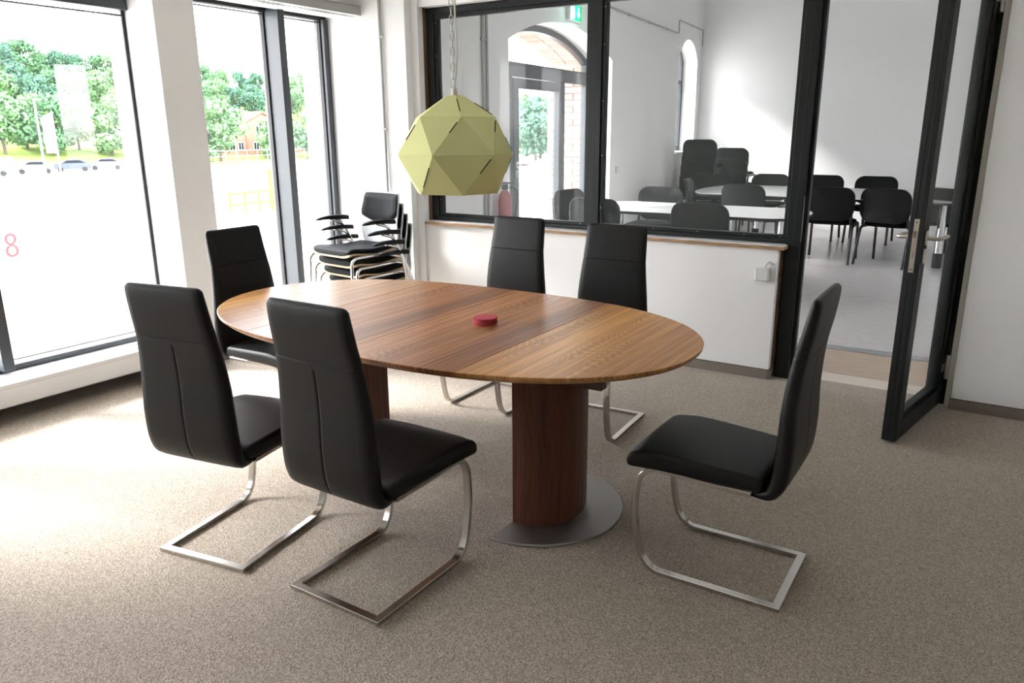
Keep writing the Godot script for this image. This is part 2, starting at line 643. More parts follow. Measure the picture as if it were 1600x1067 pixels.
		if k == n - 1:
			rows = [[0.0, 1.0, 1.0], [0.007, 0.97, 0.85], [0.012, 0.93, 0.55], [0.014, 0.88, 0.15]]
		for e in rows:
			var ring := []
			var ww: float = w * e[1] * 0.5
			var tt: float = th * e[2]
			var c: Vector3 = spine[k] + tan * e[0]
			var prof := []
			# rear face from left to right with the middle seam, then the front face
			var groove := 0.0035 if (k < seam_at - 1 and k > 4) else 0.0
			for q in [[-1.0, 0.0], [-0.985, 0.55], [-0.93, 0.88], [-0.8, 0.99], [-0.5, 1.02], [-0.06, 1.04]]:
				prof.append(Vector2(q[0] * ww, q[1] * tt))
			prof.append(Vector2(-0.003, 1.04 * tt))
			prof.append(Vector2(0.0, 1.04 * tt - groove))
			prof.append(Vector2(0.003, 1.04 * tt))
			for q in [[0.06, 1.04], [0.5, 1.02], [0.8, 0.99], [0.93, 0.88], [0.985, 0.55], [1.0, 0.0], [0.985, -0.55], [0.93, -0.88], [0.8, -1.0], [0.4, -1.06], [0.0, -1.08], [-0.4, -1.06], [-0.8, -1.0], [-0.93, -0.88], [-0.985, -0.55]]:
				prof.append(Vector2(q[0] * ww, q[1] * tt))
			for q in prof:
				ring.append(Vector3(q.x, c.y + nor.y * q.y, D + c.x + nor.x * q.y))
			R.append(ring)
	back.loft(R)
	part("backrest", back, M.leather, t, 50.0)
	return t

# ---------------------------------------------------------------- dining table with two leaves
const TX := -1.985
const TZ := -2.52

func rim_z(dx: float) -> float:                     # half width of the top at dx from the centre
	var a := 1.138
	var e := absf(dx) / a
	return 0.637 * pow(maxf(0.0, 1.0 - pow(e, 2.75)), 1.0 / 2.05)

func top_piece(x0: float, x1: float) -> G:
	var g := G.new()
	var out := []
	var n := 40
	var R := []
	# rings of the outline: lower bevel, edge, top
	for lay in [[-0.026, 0.016], [-0.012, 0.002], [-0.002, 0.0], [0.0, 0.002]]:
		var ring := []
		for side in [1.0, -1.0]:
			for k in n + 1:
				var f := float(k) / n
				if side < 0:
					f = 1.0 - f
				var ff := f
				if absf(x1) > 1.0:                  # crowd the points where the rim turns
					ff = 1.0 - pow(1.0 - f, 2.4)
				elif absf(x0) > 1.0:
					ff = pow(f, 2.4)
				var x := lerpf(x0, x1, ff)
				var sh: float = lay[1]
				var xx := x * (1.0 - sh / 1.138)
				if absf(x) < 1.09 and (is_equal_approx(x, x0) or is_equal_approx(x, x1)):
					xx = x
				ring.append(Vector3(xx, lay[0], side * maxf(0.0002, rim_z(x) - sh)))
		R.append(ring)
	g.loft(R, true, false)
	# the flat top as strips, with the grain running across the table
	var from := g.I.size()
	var last: Array = R[3]
	var m := last.size()
	for k in n:
		var a := g.v(last[k], Vector2.ZERO)
		var b := g.v(last[k + 1])
		var c := g.v(last[m - 2 - k])
		var d := g.v(last[m - 1 - k])
		g.tri(a, b, c)
		g.tri(a, c, d)
	if (g.P[g.I[from + 1]] - g.P[g.I[from]]).cross(g.P[g.I[from + 2]] - g.P[g.I[from]]).y < 0.0:
		for i in range(from, g.I.size(), 3):
			var s := g.I[i + 1]
			g.I[i + 1] = g.I[i + 2]
			g.I[i + 2] = s
	for i in g.P.size():
		g.U[i] = Vector2((g.P[i].x - x0) / 0.62, (g.P[i].z + 0.64) / 1.28)
	return g

func make_table() -> void:
	var t := thing("dining_table", "oval extending walnut dining table with two leaves on two broad columns", "table", Vector3(TX, 0, TZ))
	for q in [[-1.137, -0.515, "tabletop_end", M.wood_end], [-0.511, 0.012, "tabletop_leaf", M.wood_leaf], [0.016, 0.521, "tabletop_leaf", M.wood_leaf], [0.525, 1.137, "tabletop_end", M.wood_end]]:
		var g := top_piece(q[0], q[1])
		var o := part(q[2], g, q[3], t, 35.0)
		o.position.y = 0.75
	var f := G.new()
	for z in [-0.3, 0.3]:
		f.span(Vector3(-0.93, 0.672, z - 0.02), Vector3(0.93, 0.724, z + 0.02), 0.003)
	part("apron", f, M.wood_frame, t)
	for s in [-1.0, 1.0]:
		# half-disc foot plate, straight side towards the middle of the table
		var plate := G.new()
		var poly := []
		for k in 41:
			var a := -PI / 2 + PI * k / 40
			poly.append(Vector2(cos(a) * 0.356, sin(a) * 0.356))
		for lay in [[0.0, 0.007], [0.007, 0.011]]:
			pass
		var R := []
		for lay in [[0.0, 1.0], [0.0075, 1.0], [0.011, 0.99]]:
			var ring := []
			for q in poly:
				ring.append(Vector3(s * (0.495 + q.x * lay[1]), lay[0], q.y * lay[1]))
			R.append(ring)
		plate.loft(R)
		part("foot_plate", plate, M.plate_steel, t)
		# column: a bowed board, bulging outwards
		var col := G.new()
		R = []
		for y in [0.011, 0.66]:
			var ring := []
			for k in 25:
				var a := -PI / 2 + PI * k / 24
				ring.append(Vector3(s * (0.5 + pow(maxf(cos(a), 0.0), 0.9) * 0.195), y, sin(a) * 0.205))
			ring.append(Vector3(s * 0.497, y, 0.2))
			ring.append(Vector3(s * 0.497, y, -0.2))
			R.append(ring)
		col.loft(R)
		part("column", col, M.wood_dark, t, 30.0)
		var head := G.new()
		var out := []
		for k in 33:
			var a := -PI / 2 + PI * k / 32
			out.append(Vector2(s * (0.42 + cos(a) * 0.36), sin(a) * 0.42))
		head.prism(pv(out), 0.0, 0.05, Transform3D(Basis(Vector3(1, 0, 0), Vector3(0, 0, 1), Vector3(0, -1, 0)), Vector3(0, 0.712, 0)))
		part("support_board", head, M.wood_frame, t)
		var rim := G.new()
		rim.span(Vector3(s * 0.75 - 0.03, 0.69, -0.34), Vector3(s * 0.75 + 0.03, 0.724, 0.34), 0.01)
		part("cross_rail", rim, M.wood_frame, t)

func make_coasters() -> void:
	for k in 4:
		var g := G.new()
		g.lathe([Vector2(0.0, 0.0), Vector2(0.0485, 0.0), Vector2(0.05, 0.001), Vector2(0.05, 0.0056), Vector2(0.0485, 0.0066), Vector2(0.0, 0.0066)], 40)
		var lab: String = ["round red coaster at the bottom of the stack on the table", "round red coaster second from the bottom of the stack", "round red coaster second from the top of the stack", "round red coaster on top of the stack on the walnut table"][k]
		solo("coaster", g, M.red_felt, lab, "coaster", Vector3(-1.748 + [0.0, 0.002, -0.001, 0.003][k], 0.7502 + k * 0.0068, -2.522 + [0.0, -0.001, 0.001, -0.001][k]), "stacked red coasters")

# ---------------------------------------------------------------- faceted pendant lamp
func make_pendant() -> void:
	var c := Vector3(-1.80, 0, -2.42)
	var t := thing("pendant_lamp", "pale green faceted card pendant lamp hanging on a chain over the table", "lamp", c)
	var levels := [[1.645, 0.034, 0.5], [1.566, 0.162, 0.5], [1.432, 0.223, 0.0], [1.287, 0.168, 0.5]]
	var base := deg_to_rad(-23.0)
	var ring := []
	for l in levels:
		var r := []
		for k in 6:
			# angle 0 looks at the camera, growing to its right
			var a: float = base + (k + l[2]) * TAU / 6.0
			var fwd := Vector3(0.61, 0, 0.79)
			var right := Vector3(0.79, 0, -0.61)
			r.append(Vector3(0, l[0], 0) + (fwd * cos(a) + right * sin(a)) * l[1])
		ring.append(r)
	var faces := []
	for lv in 3:
		for k in 6:
			var u: Array = ring[lv]
			var d: Array = ring[lv + 1]
			var k2 := (k + 1) % 6
			if lv == 0:
				faces.append([u[k], u[k2], d[k2], d[k]])
			elif levels[lv][2] > levels[lv + 1][2]:
				faces.append([u[k], d[k2], d[k]])
				faces.append([u[k], u[k2], d[k2]])
			else:
				faces.append([u[k], u[k2], d[k]])
				faces.append([u[k2], d[k2], d[k]])
	var tops := []
	for q in ring[0]:
		tops.append(q)
	faces.append(tops)
	var mid := Vector3(0, 1.45, 0)
	for f in faces:
		var g := G.new()
		var cen := Vector3.ZERO
		for q in f:
			cen += q
		cen /= f.size()
		var nor: Vector3 = (f[1] - f[0]).cross(f[2] - f[0]).normalized()
		if nor.dot(cen - mid) < 0:
			nor = -nor
		var a := []
		var b := []
		for q in f:
			var e: Vector3 = cen + (q - cen) * (1.0 - 0.0009 / q.distance_to(cen))
			a.append(e)
			b.append(e - nor * 0.0022)
		g.loft([b, a])
		part("panel", g, M.lamp_card, t, 20.0)
	# folding tabs: narrow dark slits with a lip along some edges
	for e in [[1, 0, 2, 0, 0.15, 0.42], [1, 1, 2, 1, 0.1, 0.4], [1, 1, 2, 2, 0.55, 0.9], [2, 1, 3, 0, 0.1, 0.45], [2, 2, 3, 1, 0.1, 0.5], [0, 1, 1, 1, 0.35, 0.9], [0, 0, 1, 0, 0.2, 0.75], [2, 0, 3, 5, 0.3, 0.8], [1, 5, 2, 5, 0.2, 0.6]]:
		var p: Vector3 = ring[e[0]][e[1]]
		var q: Vector3 = ring[e[2]][e[3]]
		var u := p.lerp(q, e[4])
		var w := p.lerp(q, e[5])
		var out := ((u + w) / 2 - mid).normalized()
		var g := G.new()
		g.sweep([u + out * 0.0005, w + out * 0.0005], [Vector2(-0.0014, -0.0016), Vector2(0.0014, -0.0016), Vector2(0.0014, 0.0016), Vector2(-0.0014, 0.0016)], out)
		part("fold_slot", g, M.slot_dark, t)
	# cord grip, chain of links and the white cable beside it
	var cap := G.new()
	cap.lathe([Vector2(0, 1.64), Vector2(0.012, 1.641), Vector2(0.012, 1.665), Vector2(0.006, 1.675), Vector2(0, 1.676)], 14)
	part("cord_grip", cap, M.cable_white, t)
	var link := G.new()
	var lp := []
	for k in 16:
		var a := TAU * k / 16
		lp.append(Vector3(cos(a) * 0.0075, sin(a) * 0.0125 + signf(sin(a)) * 0.004, 0))
	link.tube(lp, 0.0019, 6, false, true)
	var lm := link.mesh(60.0)
	var y := 1.69
	var odd := false
	while y < 2.98:
		var o := part_mesh("chain_link", lm, M.plate_steel, t)
		o.position = Vector3(-0.006, y, 0.0)
		o.rotation.y = 0.7 + (PI / 2 if odd else 0.0)
		odd = not odd
		y += 0.0275
	var cab := G.new()
	cab.tube(arc_pts([Vector3(0, 1.67, 0), Vector3(0.012, 1.78, -0.006), Vector3(0.008, 1.95, -0.004), Vector3(0.014, 2.15, -0.01), Vector3(0.01, 2.4, -0.008), Vector3(0.012, 2.7, -0.008), Vector3(0.004, 2.975, -0.004)], 6), 0.0034, 8)
	part("cable", cab, M.cable_white, t)
	var rose := G.new()
	rose.lathe([Vector2(0, 2.94), Vector2(0.03, 2.945), Vector2(0.05, 2.97), Vector2(0.055, 3.0), Vector2(0, 3.0)], 24)
	part("ceiling_rose", rose, M.white_lacquer, t)

# ---------------------------------------------------------------- stacking armchair; front is +z
func make_armchair() -> Node3D:
	var t := thing("stacking_armchair", "", "armchair")
	for s in [-1.0, 1.0]:
		# front leg bends back under the seat and ends there; rear leg rises into the arm support
		var fl := G.new()
		fl.tube(rounded([Vector3(s * 0.245, 0.006, 0.25), Vector3(s * 0.235, 0.425, 0.235), Vector3(s * 0.2, 0.428, -0.17)], 0.055, 6), 0.0105, 10)
		part("front_leg", fl, M.chrome, t, 60.0)
		var rl := G.new()
		rl.tube(rounded([Vector3(s * 0.255, 0.006, -0.3), Vector3(s * 0.255, 0.4, -0.215), Vector3(s * 0.262, 0.62, -0.1), Vector3(s * 0.262, 0.655, 0.02)], 0.05, 6), 0.0105, 10)
		part("rear_leg", rl, M.chrome, t, 60.0)
		var br := G.new()
		br.tube([Vector3(s * 0.2, 0.428, -0.16), Vector3(s * 0.255, 0.42, -0.207)], 0.009, 8)
		part("bracket", br, M.chrome, t, 60.0)
		var arm := G.new()
		var R := []
		for q in [[-0.155, 0.648, 0.012, 0.009], [-0.145, 0.655, 0.023, 0.017], [-0.05, 0.664, 0.025, 0.017], [0.06, 0.666, 0.022, 0.013], [0.12, 0.66, 0.017, 0.009], [0.14, 0.655, 0.008, 0.004]]:
			var ring := []
			for c in rrect(q[2] * 2, q[3] * 2, q[3] * 0.8, 3):
				ring.append(Vector3(s * 0.262 + c.x, q[1] + c.y, q[0]))
			R.append(ring)
		arm.loft(R)
		part("armrest", arm, M.black_plastic, t, 60.0)
	# bent plywood shell of the seat: wavy side profile with a light edge
	var prof := [[0.235, 0.437], [0.225, 0.452], [0.18, 0.457], [0.08, 0.444], [-0.02, 0.438], [-0.12, 0.446], [-0.2, 0.455], [-0.235, 0.452]]
	var pts := []
	for q in prof:
		pts.append(Vector3(0, q[1], q[0]))
	var line := arc_pts(pts, 4)
	var shell := G.new()
	var pad := G.new()
	var R1 := []
	var R2 := []
	var n := line.size()
	for k in n:
		var f := float(k) / (n - 1)
		var w := lerpf(0.225, 0.19, f) * (1.0 - 0.42 * pow(maxf(0.0, 1.0 - f / 0.22), 2.2))
		var c: Vector3 = line[k]
		R1.append([c + Vector3(-w, -0.012, 0), c + Vector3(w, -0.012, 0), c + Vector3(w, 0, 0), c + Vector3(-w, 0, 0)])
		var th := 0.03 * pow(sin(PI * clampf(f * 0.94 + 0.03, 0, 1)), 0.45)
		var ring := []
		for q in rrect((w - 0.006) * 2, 0.004 + th, (0.004 + th) * 0.45, 3):
			ring.append(c + Vector3(q.x, q.y + (0.004 + th) / 2 + 0.0005, 0))
		R2.append(ring)
	shell.loft(R1)
	pad.loft(R2)
	part("seat_shell", shell, M.beech_edge, t)
	part("seat_pad", pad, M.pad_leather, t, 60.0)
	# backrest: pale curved shell, black pad on its upper part with a drooping lower edge
	var bs := G.new()
	var R := []
	var rows := [[0.452, -0.215, 0.15], [0.475, -0.232, 0.185], [0.54, -0.228, 0.2], [0.62, -0.222, 0.2], [0.7, -0.238, 0.2], [0.8, -0.262, 0.19], [0.838, -0.27, 0.182], [0.845, -0.272, 0.17]]
	for q in rows:
		var ring := []
		for k in 13:
			var u := -1.0 + k / 6.0
			ring.append(Vector3(u * q[2], q[0], q[1] - 0.028 * (1.0 - u * u)))
		for k in 13:
			var u := 1.0 - k / 6.0
			ring.append(Vector3(u * q[2], q[0], q[1] - 0.028 * (1.0 - u * u) - 0.012))
		R.append(ring)
	bs.loft(R)
	part("back_shell", bs, M.grey_shell, t, 50.0)
	var bp := G.new()
	R = []
	for k in 17:
		var u := -1.0 + k / 8.0
		var lo := 0.622 + 0.05 * u * u
		var w := 0.186
		var ring := []
		var m := 8
		for j in m + 1:
			var h := lerpf(lo, 0.836, float(j) / m)
			var zc := lerp_table(rows_as_table(rows), h)
			var edge := minf(minf(float(j), m - j) / 1.2, 1.0) * minf(1.0, (1.0 - absf(u)) * 12.0 + 0.25)
			ring.append(Vector3(u * w * (zc[2] / 0.2 + 0.03), h, zc[1] - 0.028 * (1.0 - u * u) + 0.002 + 0.02 * pow(edge, 0.5)))
		for j in m + 1:
			var h := lerpf(0.836, lo, float(j) / m)
			var zc := lerp_table(rows_as_table(rows), h)
			ring.append(Vector3(u * w * (zc[2] / 0.2 + 0.03), h, zc[1] - 0.028 * (1.0 - u * u) + 0.0008))
		R.append(ring)
	bp.loft(R)
	part("back_pad", bp, M.pad_leather, t, 50.0)
	return t

func rows_as_table(rows: Array) -> Array:
	return rows

# ---------------------------------------------------------------- conference chair of the next room; front is +z
func make_conference_chair() -> Node3D:
	var t := thing("conference_chair", "", "chair")
	t.scale = Vector3.ONE
	for s in [-1.0, 1.0]:
		var fl := G.new()
		fl.tube(rounded([Vector3(s * 0.26, 0.004, 0.25), Vector3(s * 0.25, 0.43, 0.2), Vector3(s * 0.24, 0.43, -0.2), Vector3(s * 0.23, 0.7, -0.25)], 0.04, 4), 0.0155, 8)
		part("front_leg", fl, M.black_metal, t, 60.0)
		var rl := G.new()
		rl.tube(rounded([Vector3(s * 0.265, 0.004, -0.29), Vector3(s * 0.258, 0.418, -0.2), Vector3(s * 0.255, 0.42, 0.12)], 0.04, 4), 0.0155, 8)
		part("rear_leg", rl, M.black_metal, t, 60.0)
	var seat := G.new()
	var R := []
	for q in [[0.428, 0.86, 0.19], [0.44, 0.97, 0.205], [0.458, 1.0, 0.212], [0.474, 0.97, 0.207], [0.482, 0.85, 0.185]]:
		var ring := []
		for c in rrect(0.5 * q[1], 0.44 * q[1], 0.1, 5):
			ring.append(Vector3(c.x, q[0] - 0.012 * pow(maxf(0.0, c.y / 0.21), 3.0), c.y - 0.005))
		R.append(ring)
	seat.loft(R)
	part("seat", seat, M.black_fabric, t, 60.0)
	var back := G.new()
	var outl := rrect(0.53, 0.35, 0.11, 6)
	R = []
	for lay in [[0.028, 0.93], [0.02, 1.0], [-0.006, 1.0], [-0.014, 0.95]]:
		var ring := []
		for c in outl:
			var x: float = c.x * lay[1]
			var yy: float = c.y * lay[1]
			if yy < 0:
				yy -= 0.03 * (1.0 - pow(x / 0.265, 2.0))
			ring.append(Vector3(x, 0.675 + yy, -0.262 + lay[0] - 0.07 * yy - 0.05 * (1.0 - pow(x / 0.265, 2.0))))
		R.append(ring)
	back.loft(R)
	part("backrest", back, M.black_plastic, t, 50.0)
	return t

func make_conference_table(at: Vector3, len_x: float, wid: float, legs: Array, label: String) -> void:
	var t := thing("conference_table", label, "table", at)
	var out := []
	for k in 49:
		var a := PI / 2 + PI * k / 48
		out.append(Vector2(-len_x / 2 + 0.3 + cos(a) * 0.3, sin(a) * wid / 2))
	for k in 49:
		var a := -PI / 2 + PI * k / 48
		out.append(Vector2(len_x / 2 - 0.3 + cos(a) * 0.3, sin(a) * wid / 2))
	var lay := Transform3D(Basis(Vector3(1, 0, 0), Vector3(0, 0, 1), Vector3(0, -1, 0)), Vector3.ZERO)
	var top := G.new()
	top.prism(pv(out), -0.72, -0.717, lay)
	part("tabletop", top, M.table_white, t)
	var edge := G.new()
	edge.prism(pv(out), -0.7168, -0.692, lay)
	part("edge_band", edge, M.black_plastic, t)
	var bar := G.new()
	bar.span(Vector3(-len_x / 2 + 0.25, 0.635, -0.03), Vector3(len_x / 2 - 0.25, 0.69, 0.03), 0.004)
	part("crossbar", bar, M.black_metal, t)
	for q in legs:
		var g := G.new()
		g.lathe([Vector2(0, 0.16), Vector2(0.045, 0.16), Vector2(0.045, 0.69), Vector2(0, 0.69)], 20, Transform3D(Basis(), Vector3(q.x, 0, q.y)))
		var lo := part("leg", g, M.chrome, t)
		var f := G.new()
		f.lathe([Vector2(0, 0.0), Vector2(0.048, 0.0), Vector2(0.047, 0.16), Vector2(0, 0.16)], 20, Transform3D(Basis(), Vector3(q.x, 0, q.y)))
		part("foot", f, M.black_plastic, lo)

# ---------------------------------------------------------------- outside
const GROUND := [[-30.0, -0.5], [0.0, -0.5], [4.0, -1.2], [20.0, -2.4], [40.0, -3.0], [98.0, -3.3], [101.0, -3.2], [125.0, 0.2], [150.0, 5.0], [200.0, 13.0], [300.0, 20.0], [420.0, 22.0]]

func ground_y(x: float) -> float:
	var u := -(x + 4.8)
	for k in GROUND.size() - 1:
		if u <= GROUND[k + 1][0]:
			return lerpf(GROUND[k][1], GROUND[k + 1][1], clampf((u - GROUND[k][0]) / (GROUND[k + 1][0] - GROUND[k][0]), 0, 1))
	return 22.0

func terrain(u0: float, u1: float) -> G:
	var g := G.new()
	var us := []
	for q in GROUND:
		if q[0] >= u0 and q[0] <= u1:
			us.append(q)
	for k in us.size() - 1:
		for j in 20:
			var z0 := -340.0 + j * 20.0
			var z1 := z0 + 20.0
			var a := g.v(Vector3(-4.8 - us[k][0], us[k][1], z0))
			var b := g.v(Vector3(-4.8 - us[k][0], us[k][1], z1))
			var c := g.v(Vector3(-4.8 - us[k + 1][0], us[k + 1][1], z1))
			var d := g.v(Vector3(-4.8 - us[k + 1][0], us[k + 1][1], z0))
			g.tri(a, c, b)
			g.tri(a, d, c)
	return g

func leaf_crown(sd: int, tall: float, wide: float, cone: bool, tint: Color) -> ArrayMesh:
	var r := RandomNumberGenerator.new()
	r.seed = sd
	var ov := PackedVector3Array()
	var on := PackedVector3Array()
	var oc := PackedColorArray()
	var clumps := []
	for k in 30:
		var h := r.randf()
		var rad: float
		if cone:
			rad = (1.0 - h) * 0.8 + 0.05
		else:
			rad = sqrt(maxf(0.0, 1.0 - pow((h - 0.45) / 0.58, 2.0)))
		var a := r.randf() * TAU
		var d := rad * sqrt(r.randf()) * 0.85
		clumps.append([Vector3(cos(a) * d * wide, (0.18 + h * 0.74) * tall, sin(a) * d * wide), wide * r.randf_range(0.24, 0.42) * (0.6 if cone else 1.0), r.randf_range(0.75, 1.2)])
	for c in clumps:
		var cen: Vector3 = c[0]
		var rr: float = c[1]
		var col := Color(tint.r * c[2], tint.g * c[2], tint.b * c[2])
		for k in 120:
			var dir := Vector3(r.randfn(), r.randfn(), r.randfn()).normalized()
			var p := cen + dir * rr * r.randf_range(0.55, 1.05) * Vector3(1, 0.85, 1)
			var nor := (dir + Vector3(r.randfn(), r.randfn(), r.randfn()) * 0.35).normalized()
			var u := nor.cross(Vector3(r.randfn(), r.randfn(), r.randfn())).normalized()
			var w := nor.cross(u)
			var s := r.randf_range(0.2, 0.42)
			var lc := col * r.randf_range(0.8, 1.25)
			for q in [u * s, -u * s, w * s * 0.7, u * s, -w * s * 0.7, -u * s]:
				ov.append(p + q)
				on.append(nor)
				oc.append(lc)
	var arr := []
	arr.resize(Mesh.ARRAY_MAX)
	arr[Mesh.ARRAY_VERTEX] = ov
	arr[Mesh.ARRAY_NORMAL] = on
	arr[Mesh.ARRAY_COLOR] = oc
	var out := ArrayMesh.new()
	out.add_surface_from_arrays(Mesh.PRIMITIVE_TRIANGLES, arr)
	return out

func make_trees() -> void:
	var kinds := []
	for k in 5:
		var cone := k == 4
		var tint: Color = [Color(0.105, 0.2, 0.11), Color(0.13, 0.23, 0.115), Color(0.09, 0.18, 0.125), Color(0.15, 0.245, 0.125), Color(0.075, 0.145, 0.11)][k]
		var trunk := G.new()
		trunk.tube(arc_pts([Vector3(0, -0.6, 0), Vector3(0.1, 1.2, 0.05), Vector3(0.0, 3.0, -0.1), Vector3(0.1, 6.0, 0)], 3), 0.24, 7)
		for b in 4:
			var a := b * 1.7 + k
			trunk.tube([Vector3(0.02, 2.2 + 0.35 * b, 0), Vector3(cos(a) * 1.8, 4.2 + 0.4 * b, sin(a) * 1.8)], 0.09, 5)
		kinds.append([trunk.mesh(60.0), leaf_crown(100 + k, 9.0, 3.2 if cone else 4.6, cone, tint)])
	# x, z, height, kind of place
	var spots := [
		[-189.8, -86.1, 9.1, "b"], [-184.8, -88.2, 10.3, "b"], [-194.8, -97.1, 10.1, "b"], [-199.8, -103.2, 7.2, "b"], [-194.8, -104.5, 8.4, "b"], [-199.8, -111.5, 7.4, "b"], [-194.8, -112.8, 8.2, "b"], [-189.8, -114.8, 9.1, "b"], [-194.8, -123.5, 9.5, "b"],
		[-194.8, -141.0, 7.3, "b"], [-189.8, -141.1, 8.1, "b"], [-194.8, -150.4, 7.0, "b"], [-199.8, -160.3, 6.3, "b"], [-194.8, -162.3, 6.6, "b"], [-194.8, -168.7, 7.3, "b"], [-194.8, -175.7, 6.5, "b"], [-199.8, -185.7, 7.6, "b"], [-194.8, -187.6, 7.5, "b"], [-194.8, -194.5, 8.3, "b"],
		[-154.8, -71.3, 7.2, "m"], [-156.8, -76.1, 7.9, "m"], [-152.8, -77.5, 6.5, "m"], [-154.8, -82.5, 7.6, "m"], [-150.8, -84.3, 7.6, "m"], [-154.8, -90.9, 8.1, "m"], [-154.8, -95.4, 7.4, "m"],
		[-154.8, -112.9, 6.3, "m"], [-156.8, -118.5, 7.2, "m"], [-154.8, -122.0, 5.9, "m"], [-152.8, -125.9, 6.9, "m"], [-154.8, -135.0, 7.8, "m"], [-154.8, -141.3, 6.3, "m"], [-152.8, -145.0, 6.1, "m"], [-154.8, -152.4, 7.3, "m"],
		[-118.8, -54.5, 7.9, "f"], [-122.8, -59.6, 7.5, "f"], [-116.8, -60.3, 8.0, "f"], [-120.8, -66.0, 7.0, "f"], [-114.8, -67.6, 8.6, "f"], [-118.8, -74.3, 7.6, "f"], [-105.3, -79.6, 9.0, "f"], [-105.3, -90.5, 7.5, "f"], [-105.5, -99.5, 7.8, "f"], [-105.5, -106.5, 8.1, "f"],
		[-62.0, -104.0, 8.5, "a"], [-66.0, -112.0, 9.0, "a"], [-70.0, -108.0, 9.5, "a"], [-74.0, -121.0, 10.0, "a"]]
	var labels := {"b": " tree on the ridge of the wooded hill outside", "m": " tree halfway up the wooded hill outside", "f": " broad tree on the grass bank behind the parked cars", "a": " tree beyond the arched glass door"}
	var groups := {"b": "trees on the ridge", "m": "trees on the slope", "f": "trees on the grass bank", "a": "trees beyond the arched door"}
	var i := 0
	for s in spots:
		var kd: int = [0, 1, 3, 2, 0, 1, 2, 4][(i * 5 + 2) % 8]
		if s[3] == "f":
			kd = [0, 1, 3][i % 3]
		var look: String = ["leafy green", "bright green", "bluish green", "yellowish green", "dark pointed"][kd]
		var t := thing("tree", look + labels[s[3]], "tree", Vector3(s[0], ground_y(s[0]), s[1]), i * 2.1, groups[s[3]])
		part_mesh("trunk", kinds[kd][0], M.bark, t)
		part_mesh("crown", kinds[kd][1], M.foliage, t)
		t.scale = Vector3.ONE * (s[2] / 8.6)
		i += 1

func make_car(paint: Material, x: float, z: float, turn: float, van: bool, label: String) -> void:
	var t := thing("van" if van else "car", label, "van" if van else "car", Vector3(x, ground_y(x), z), turn)
	var side := [[-2.1, 0.35], [-2.15, 0.75], [-1.95, 1.0], [-1.2, 1.08], [-0.55, 1.48], [0.9, 1.5], [1.75, 1.1], [2.05, 0.95], [2.1, 0.35]]
	if van:
		side = [[-2.4, 0.4], [-2.45, 0.95], [-2.2, 1.15], [-1.7, 1.9], [-1.3, 2.05], [2.4, 2.05], [2.45, 0.4]]
	var poly := []
	for q in side:
		poly.append(Vector2(q[0], q[1]))
	var body := G.new()
	body.prism(pv(poly), -0.82, 0.82)
	part("body", body, paint, t)
	var wp := [[-1.05, 1.1], [-0.5, 1.42], [0.85, 1.43], [1.45, 1.1]]
	if van:
		wp = [[-1.85, 1.25], [-1.55, 1.8], [-0.7, 1.85], [-0.7, 1.25]]
	poly = []
	for q in wp:
		poly.append(Vector2(q[0], q[1]))
	for s in [-0.83, 0.83]:
		var w := G.new()
		w.prism(pv(poly), s - 0.015, s + 0.015)
		part("window", w, M.car_glass, t)
	for q in [[-1.35, -0.78], [-1.35, 0.78], [1.35, -0.78], [1.35, 0.78]]:
		var w := G.new()
		w.lathe([Vector2(0, -0.1), Vector2(0.3, -0.1), Vector2(0.32, 0), Vector2(0.3, 0.1), Vector2(0, 0.1)], 18, Transform3D(Basis(Vector3(1, 0, 0), PI / 2), Vector3(q[0], 0.32, q[1])))
		part("wheel", w, M.tyre, t)

